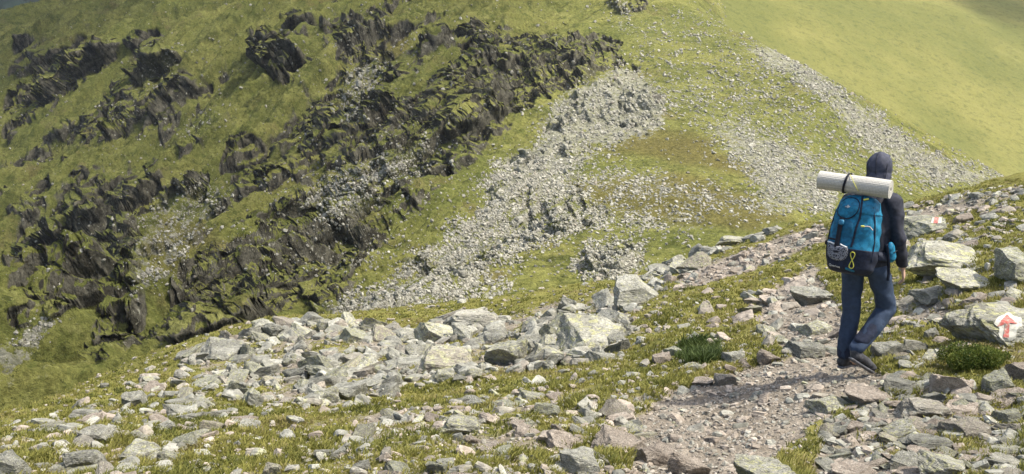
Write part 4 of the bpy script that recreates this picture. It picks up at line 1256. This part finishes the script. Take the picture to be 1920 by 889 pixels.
def patch(name, outline, mat, off, parent, thick=.004, res=14):
    """panel laid on the front of the pack: outline in pack x, z"""
    P_ = smooth_pts(list([(x, 0, z) for x, z in outline]) + [(outline[0][0], 0, outline[0][1])], 5)[:-1]
    c_ = sum(P_, Vector()) / len(P_); b_ = bmesh.new(); rings = []
    for k in range(res):
        t_ = 1 - k / res
        o_ = off + thick * (1 - (t_) ** 6)
        rings.append([b_.verts.new(front(c_.x + (p.x - c_.x) * t_, c_.z + (p.z - c_.z) * t_, o_ if k else off - .004)) for p in P_])
    m_ = len(P_)
    for A_, B_ in zip(rings[:-1], rings[1:]):
        for i in range(m_): b_.faces.new([A_[i], A_[(i + 1) % m_], B_[(i + 1) % m_], B_[i]])
    b_.faces.new(rings[-1])
    bmesh.ops.recalc_face_normals(b_, faces=b_.faces)
    me = bpy.data.meshes.new(name); b_.to_mesh(me); b_.free()
    me.polygons.foreach_set('use_smooth', np.full(len(me.polygons), True)); me.materials.append(mat)
    o = bpy.data.objects.new(name, me); link(o, parent); return o
def on_front(pts, off=.004, n=5): return [front(p.x, p.z, off) for p in smooth_pts([(x, 0, z) for x, z in pts], n)]
pk = patch('lid_pocket', [(-.135, .50), (-.115, .565), (-.065, .605), (.0, .60), (.035, .56), (.03, .50), (-.02, .445), (-.07, .44), (-.12, .46)], M_TEAL, .004, pack, .012)
tube('piping', on_front([(-.135, .50), (-.115, .565), (-.065, .605), (.0, .60), (.035, .56), (.03, .50), (-.02, .445), (-.07, .44), (-.12, .46), (-.135, .50)], .006), .0045, M_NAVY, pk)
patch('main_panel', [(-.150, .215), (-.155, .33), (-.148, .42), (-.09, .425), (-.02, .43), (.015, .40), (.02, .30), (.01, .215)], M_TEALD, .001, pack, .004)
tube('front_strap', on_front([(.035, .625), (.05, .56), (.055, .47), (.04, .36), (.025, .22)], .006), .0085, M_NAVY, pack, flat=.4)
tube('side_piping', on_front([(-.15, .50), (-.172, .40), (-.180, .30), (-.184, .2), (-.178, .12)], .003), .006, M_NAVY, pack)
tube('side_piping', on_front([(.13, .55), (.158, .46), (.172, .36), (.180, .25), (.176, .12)], .003), .006, M_NAVY, pack)
bs = tube('buckle_strap', on_front([(-.078, .44), (-.082, .40), (-.085, .30), (-.085, .17)], .017), .019, M_BLACK, pack, flat=.22)
patch('buckle', [(-.10, .385), (-.10, .425), (-.06, .425), (-.06, .385)], M_STEELB, .020, bs, .010, 5)
patch('strap_end', [(-.108, .160), (-.108, .178), (-.062, .178), (-.062, .160)], M_BLACK, .022, bs, .006, 5)
mp = patch('mesh_pocket', [(-.175, .235), (-.10, .225), (-.03, .212), (.0, .215), (.005, .15), (-.03, .105), (-.10, .100), (-.155, .125), (-.175, .17)], M_POCKET, .008, pack, .016)
tube('pocket_rim', on_front([(-.172, .238), (-.14, .236), (-.105, .228)], .022), .0055, M_WHITE, mp)
tube('pocket_rim', on_front([(-.055, .232), (-.03, .222), (-.002, .214)], .022), .0055, M_WHITE, mp)
# the white peak emblem and the printed name
def flat_on(name, polys, x0, z0, off, mat, parent):
    b_ = bmesh.new()
    for pl in polys:
        vs = [b_.verts.new(front(x0 + x, z0 + z, off)) for x, z in pl]; b_.faces.new(vs)
    bmesh.ops.solidify(b_, geom=b_.faces[:], thickness=.0012)
    me = bpy.data.meshes.new(name); b_.to_mesh(me); b_.free(); me.materials.append(mat)
    o = bpy.data.objects.new(name, me); link(o, parent); return o
flat_on('emblem', [[(-.022, -.008), (-.016, .004), (-.008, -.001), (.002, .014), (.010, .008), (.022, -.001), (.014, -.006), (.004, -.012), (-.008, -.006)]], -.052, .535, .020, M_WHITE, pk)
tc = bpy.data.curves.new('printed_name', 'FONT'); tc.body = 'Quechua'; tc.size = .026; tc.extrude = .0006; tc.align_x = 'CENTER'; tc.align_y = 'CENTER'
to = bpy.data.objects.new('printed_name', tc); link(to); bpy.context.view_layer.update()
dg = bpy.context.evaluated_depsgraph_get(); tm = bpy.data.meshes.new_from_object(to.evaluated_get(dg)); bpy.data.objects.remove(to)
for v in tm.vertices:
    x, z, e_ = v.co.x, v.co.y, v.co.z
    p = front(-.092 + x, .052 + z - x * .08, .004 + e_ + .001); v.co = p
tm.materials.clear(); tm.materials.append(M_WHITE)
link(bpy.data.objects.new('printed_name', tm), pack)
patch('blue_flash', [(-.01, .035), (.0, .055), (.07, .038), (.06, .022)], M_TEAL, .002, pack, .003, 5)
# cords
L8 = [(.045 + .017 * math.sin(2 * a) * (1 if a < PI else 1), .118 + .065 * math.cos(a)) for a in np.linspace(0, 2 * PI, 17)]
tube('yellow_cord', on_front(L8, .010, 4), .0034, M_YEL, pack)
tube('zip_pull', on_front([(.075, .392), (.10, .394)], .012), .007, M_YEL, pack)
tube('zip_cord', on_front([(.10, .394), (.135, .396), (.160, .372)], .010), .0035, M_PALE, pack)
tube('toggle', on_front([(.055, .600), (.085, .612)], .016), .008, M_YEL, pack)
# harness: shoulder straps, hip belt, side pouch, hanging strap ends
inv = (Matrix.Translation(pack.location) @ pack.rotation_euler.to_matrix().to_4x4() @ Matrix.Scale(.95, 4)).inverted()
def pl(x, y, z): return inv @ hl(x, y, z)
for sx in (1, -1):
    tube('shoulder_strap', smooth_pts([pl(.02 + sx * .07, -.06, 1.40), pl(.02 + sx * .095, .03, 1.475), pl(.02 + sx * .11, .13, 1.475), pl(.02 + sx * .11, .225, 1.36), pl(.02 + sx * .125, .225, 1.22), pl(.02 + sx * .15, .13, 1.08), pl(.02 + sx * .15, -.05, 1.02)]), .026, M_BLACK, pack, flat=.35)
tube('hip_belt', smooth_pts([pl(.13, -.13, 1.0), pl(.185, -.06, .985), pl(.19, .03, .975), pl(.13, .12, .97), pl(.02, .155, .97), pl(-.09, .12, .97), pl(-.165, .03, .975), pl(-.16, -.06, .985), pl(-.10, -.13, 1.0)]), .040, M_NAVY, pack, flat=.35)
pch = soft('side_pouch', chain([(*pl(.205, -.045, 1.06), .028, .045, .05), (*pl(.212, -.03, .99), .032, .050, .05)]), .006, M_TEAL, pack, wr=.003, wf=20)
tube('pouch_zip', smooth_pts([pl(.238, -.075, 1.03), pl(.250, -.03, 1.04), pl(.238, .01, 1.03)]), .004, M_BLACK, pch)
tube('hanging_strap', smooth_pts([pl(.19, -.12, 1.10), pl(.205, -.10, .98), pl(.205, -.075, .86), pl(.20, -.07, .80)]), .012, M_NAVY, pack, flat=.3)
patch('compression_strap', [(-.19, .255), (-.19, .270), (-.10, .272), (-.10, .257)], M_BLACK, .004, pack, .004, 4)
tube('side_buckle', [(-.200, -.03, .225), (-.208, -.03, .225), (-.214, -.03, .225)], .018, M_BLACK, pack)

# ---------------------------------------------------------------- the rolled mat
mat_root = link(bpy.data.objects.new('sleeping_mat', None))
mat_root.location = hl(-.055, -.185, 1.572)
mat_root.rotation_euler = (Matrix.Rotation(HROT, 3, 'Z') @ Matrix.Rotation(R(3.6), 3, 'Y')).to_euler()
tag(mat_root, 'rolled pale grey foam sleeping mat strapped across the top of the backpack', 'sleeping mat')
def spiral(len_, r0, r1, turns, th):
    n_ = int(turns * 40); prof = []
    for i in range(n_ + 1):
        a = i / 40 * 2 * PI; r = r0 + (r1 - r0) * i / n_; prof.append((r, a))
    outer = [((r) * math.cos(a), (r) * math.sin(a)) for r, a in prof]
    inner = [((r - th) * math.cos(a), (r - th) * math.sin(a)) for r, a in prof]
    loop = outer + inner[::-1]; m_ = len(loop); V = []; Fq = []
    xs = np.linspace(-len_ / 2, len_ / 2, 40)
    for x in xs:
        for (y, z) in loop:
            w = 1 + .012 * math.sin(x * 16) ; V.append((x, y * w, z * w * .97))
    for i in range(len(xs) - 1):
        for k in range(m_): Fq.append((i * m_ + k, (i + 1) * m_ + k, (i + 1) * m_ + (k + 1) % m_, i * m_ + (k + 1) % m_))
    ends = []
    for k in range(n_):
        ends.append((k, k + 1, m_ - 2 - k, m_ - 1 - k)); o_ = (len(xs) - 1) * m_
        ends.append((o_ + m_ - 1 - k, o_ + m_ - 2 - k, o_ + k + 1, o_ + k))
    me = raw_mesh('foam_roll', np.array(V), np.array(Fq + ends), 4, True)
    me.materials.append(M_FOAM)
    b_ = bmesh.new(); b_.from_mesh(me); bmesh.ops.recalc_face_normals(b_, faces=b_.faces); b_.to_mesh(me); b_.free()
    return me
roll = link(bpy.data.objects.new('foam_roll', spiral(.535, .021, .077, 6.0, .0082)), mat_root)
sm_ = roll.modifiers.new('e', 'EDGE_SPLIT'); sm_.split_angle = R(50)
def band(name, x, r, w, mat, tilt=0.0, th=.0045):
    pts = [(x + tilt * math.sin(a), r * math.cos(a), r * math.sin(a) * .98) for a in np.linspace(0, 2 * PI, 49)[:-1]]
    b_ = bmesh.new(); rows = []
    for k, p in enumerate(pts):
        a = 2 * PI * k / 48; q = 1 + th / r
        rows.append([b_.verts.new((p[0] - w, p[1], p[2])), b_.verts.new((p[0] - w, p[1] * q, p[2] * q)), b_.verts.new((p[0] + w, p[1] * q, p[2] * q)), b_.verts.new((p[0] + w, p[1], p[2]))])
    for k in range(48):
        A_, B_ = rows[k], rows[(k + 1) % 48]
        for i in range(4): b_.faces.new([A_[i], A_[(i + 1) % 4], B_[(i + 1) % 4], B_[i]])
    bmesh.ops.recalc_face_normals(b_, faces=b_.faces)
    me = bpy.data.meshes.new(name); b_.to_mesh(me); b_.free(); me.materials.append(mat)
    return link(bpy.data.objects.new(name, me), mat_root)
band('strap', -.055, .0785, .0085, M_BLACK, .012)
tube('cord', [(-.045 + .10 * t_, -.0795 * math.cos(1.0 - 1.9 * t_ + .4), .079 * math.sin(1.0 - 1.9 * t_ + .4)) for t_ in np.linspace(0, 1, 14)], .002, M_YEL, mat_root)

# ================================================================ SHRUB, TUFT, PAINT MARKS
def leafy(name, u0, u1, v0, v1, n, label, cat, cols, seed, leaf=.012, part='foliage', upr=0.3):
    r_ = np.random.default_rng(seed)
    c0, _ = cast(ground, (u0 + u1) / 2, v1 - 8)
    dep = c0.y
    hw = (u1 - u0) * dep / F_PX / 2 * 1.2; hh = (v1 - v0) * dep / F_PX * .72
    root = link(bpy.data.objects.new(name, None)); root.location = c0 + Vector((0, hw * .45, 0))
    tag(root, label, cat)
    # several lobes filled with leaves
    lob = [(r_.uniform(-.75, .75), r_.uniform(-.6, .6), r_.uniform(.35, .6)) for _ in range(14)]
    k = r_.integers(0, len(lob), n); lo_ = np.array(lob)[k]
    q = r_.normal(size=(n, 3)); q /= np.linalg.norm(q, axis=1)[:, None]; q *= (r_.random(n) ** .22)[:, None]
    P_ = np.stack([(lo_[:, 0] + q[:, 0] * .34) * hw, (lo_[:, 1] + q[:, 1] * .4) * hw * .55, (.12 + (lo_[:, 2] * .5 + q[:, 2] * .48)) * hh * (1 - .45 * lo_[:, 0] ** 2)], -1)
    P_[:, 2] = np.abs(P_[:, 2])
    d_ = r_.normal(size=(n, 3)); d_[:, 2] = np.abs(d_[:, 2]) + upr; d_ /= np.linalg.norm(d_, axis=1)[:, None]
    s_ = np.cross(d_, r_.normal(size=(n, 3))); s_ /= np.linalg.norm(s_, axis=1)[:, None]
    l_ = leaf * r_.uniform(.6, 1.4, n)[:, None]
    V = np.stack([P_ - s_ * l_ * .28, P_ + s_ * l_ * .28, P_ + d_ * l_ + s_ * l_ * .1, P_ + d_ * l_ * 1.25 - s_ * l_ * .1], 1)
    me = raw_mesh(part, V.reshape(-1, 3), np.arange(n * 4).reshape(n, 4), 4, False)
    pal = np.array(cols); kk = np.clip(.5 + .5 * n3(P_, 9, seed) + r_.normal(0, .2, n), 0, .999)[:, None]
    c = pal[0] * (1 - kk) + pal[1] * kk; c = np.where((r_.random(n) < .08)[:, None], pal[2], c)
    set_col(me, 'tint', np.repeat(c, 4, 0)); me.materials.append(M_BLADE)
    link(bpy.data.objects.new(part, me), root)
    for i in range(9):
        a = r_.uniform(0, 2 * PI)
        tube('stem', smooth_pts([(0, 0, -.02), (math.cos(a) * hw * .3, math.sin(a) * hw * .2, hh * .25), (math.cos(a) * hw * .7, math.sin(a) * hw * .4, hh * .55)], 4), .005, M_BROWN, root, seg=5)
    return root
leafy('shrub', 1764, 1900, 640, 704, 17000, 'low dark green leafy shrub between the arrow boulder and the brown wedge boulder', 'shrub', [(.045, .075, .014), (.16, .19, .035), (.28, .27, .07)], 5, .013)
def paint(rock, cu, cv, polys, mat, name, scale_px, off=.003, tilt=0.0):
    """brush marks laid on the rock's own surface"""
    bpy.context.view_layer.update(); dg_ = bpy.context.evaluated_depsgraph_get()
    mw = rock.matrix_world; mi = mw.inverted(); b_ = bmesh.new()
    for pl_ in polys:
        xs = [p[0] for p in pl_]; ys = [p[1] for p in pl_]
        tmp = bmesh.new(); f0 = tmp.faces.new([tmp.verts.new((x, y, 0)) for x, y in pl_])
        bmesh.ops.triangulate(tmp, faces=[f0])
        bmesh.ops.subdivide_edges(tmp, edges=tmp.edges[:], cuts=5, use_grid_fill=True)
        bmesh.ops.triangulate(tmp, faces=tmp.faces[:])
        mp_ = {}
        for v in tmp.verts:
            x = v.co.x + .03 * mnoise.noise(Vector((v.co.x * 5, v.co.y * 5, 3))); y = v.co.y + .03 * mnoise.noise(Vector((v.co.x * 5, v.co.y * 5, 9)))
            a_, c_ = ray(cu + x * scale_px, cv - y * scale_px)
            o_ = mi @ O0; d_ = (mi.to_3x3() @ Vector((float(a_), 1, float(c_)))).normalized()
            ok, l_, n_, _i = rock.ray_cast(o_, d_, depsgraph=dg_)
            if ok:
                wl = mw @ l_; wn = (mi.transposed().to_3x3() @ n_).normalized()
                mp_[v] = b_.verts.new(wl + wn * off - Vector((float(a_), 1, float(c_))).normalized() * off)
        for f in tmp.faces:
            if all(v in mp_ for v in f.verts):
                try: b_.faces.new([mp_[v] for v in f.verts])
                except ValueError: pass
        tmp.free()
    for v in b_.verts: v.co = mi @ v.co
    me = bpy.data.meshes.new(name); b_.to_mesh(me); b_.free(); me.materials.append(mat)
    o = link(bpy.data.objects.new(name, me), rock)
    return o
def mat_paint(name, col):
    n = N(name); p = n.coord()
    w = n.ramp(n.noise(p, 30, 6, .75), .47, .60)
    n.base(n.mix(n.math('MULTIPLY', w, .8), col, (.36, .35, .29))); return n.m
M_PW = mat_paint('white_paint', (.50, .49, .43)); M_PR = mat_paint('red_paint', (.40, .10, .085))
paint(ARROW_ROCK, 1888, 613, [[(-.95, .25), (-.62, .72), (-.3, .85), (.1, 1.05), (.45, .80), (1.05, .62), (1.1, .05), (.72, -.2), (.62, -.85), (.2, -1.05), (-.45, -1.0), (-.62, -.5), (-.55, -.1)]], M_PW, 'white_patch', 26)
paint(ARROW_ROCK, 1888, 613, [[(0, .92), (.32, .62), (.82, .22), (.42, .28), (.22, .30), (.16, -.2), (.12, -.85), (-.30, -.85), (-.22, -.2), (-.10, .26), (-.42, .10), (-.80, .02), (-.42, .52)]], M_PR, 'red_arrow', 24, off=.006)
paint(MARK_ROCK, 1756, 411, [[(-1.0, -.7), (-.55, .75), (-.2, .75), (-.6, -.7)], [(.25, -.7), (.5, .75), (1.0, .75), (.8, -.7)]], M_PW, 'white_stripe', 11)
paint(MARK_ROCK, 1756, 411, [[(-.55, -.75), (-.15, .8), (.45, .8), (.2, -.75)]], M_PR, 'red_stripe', 11, off=.005)
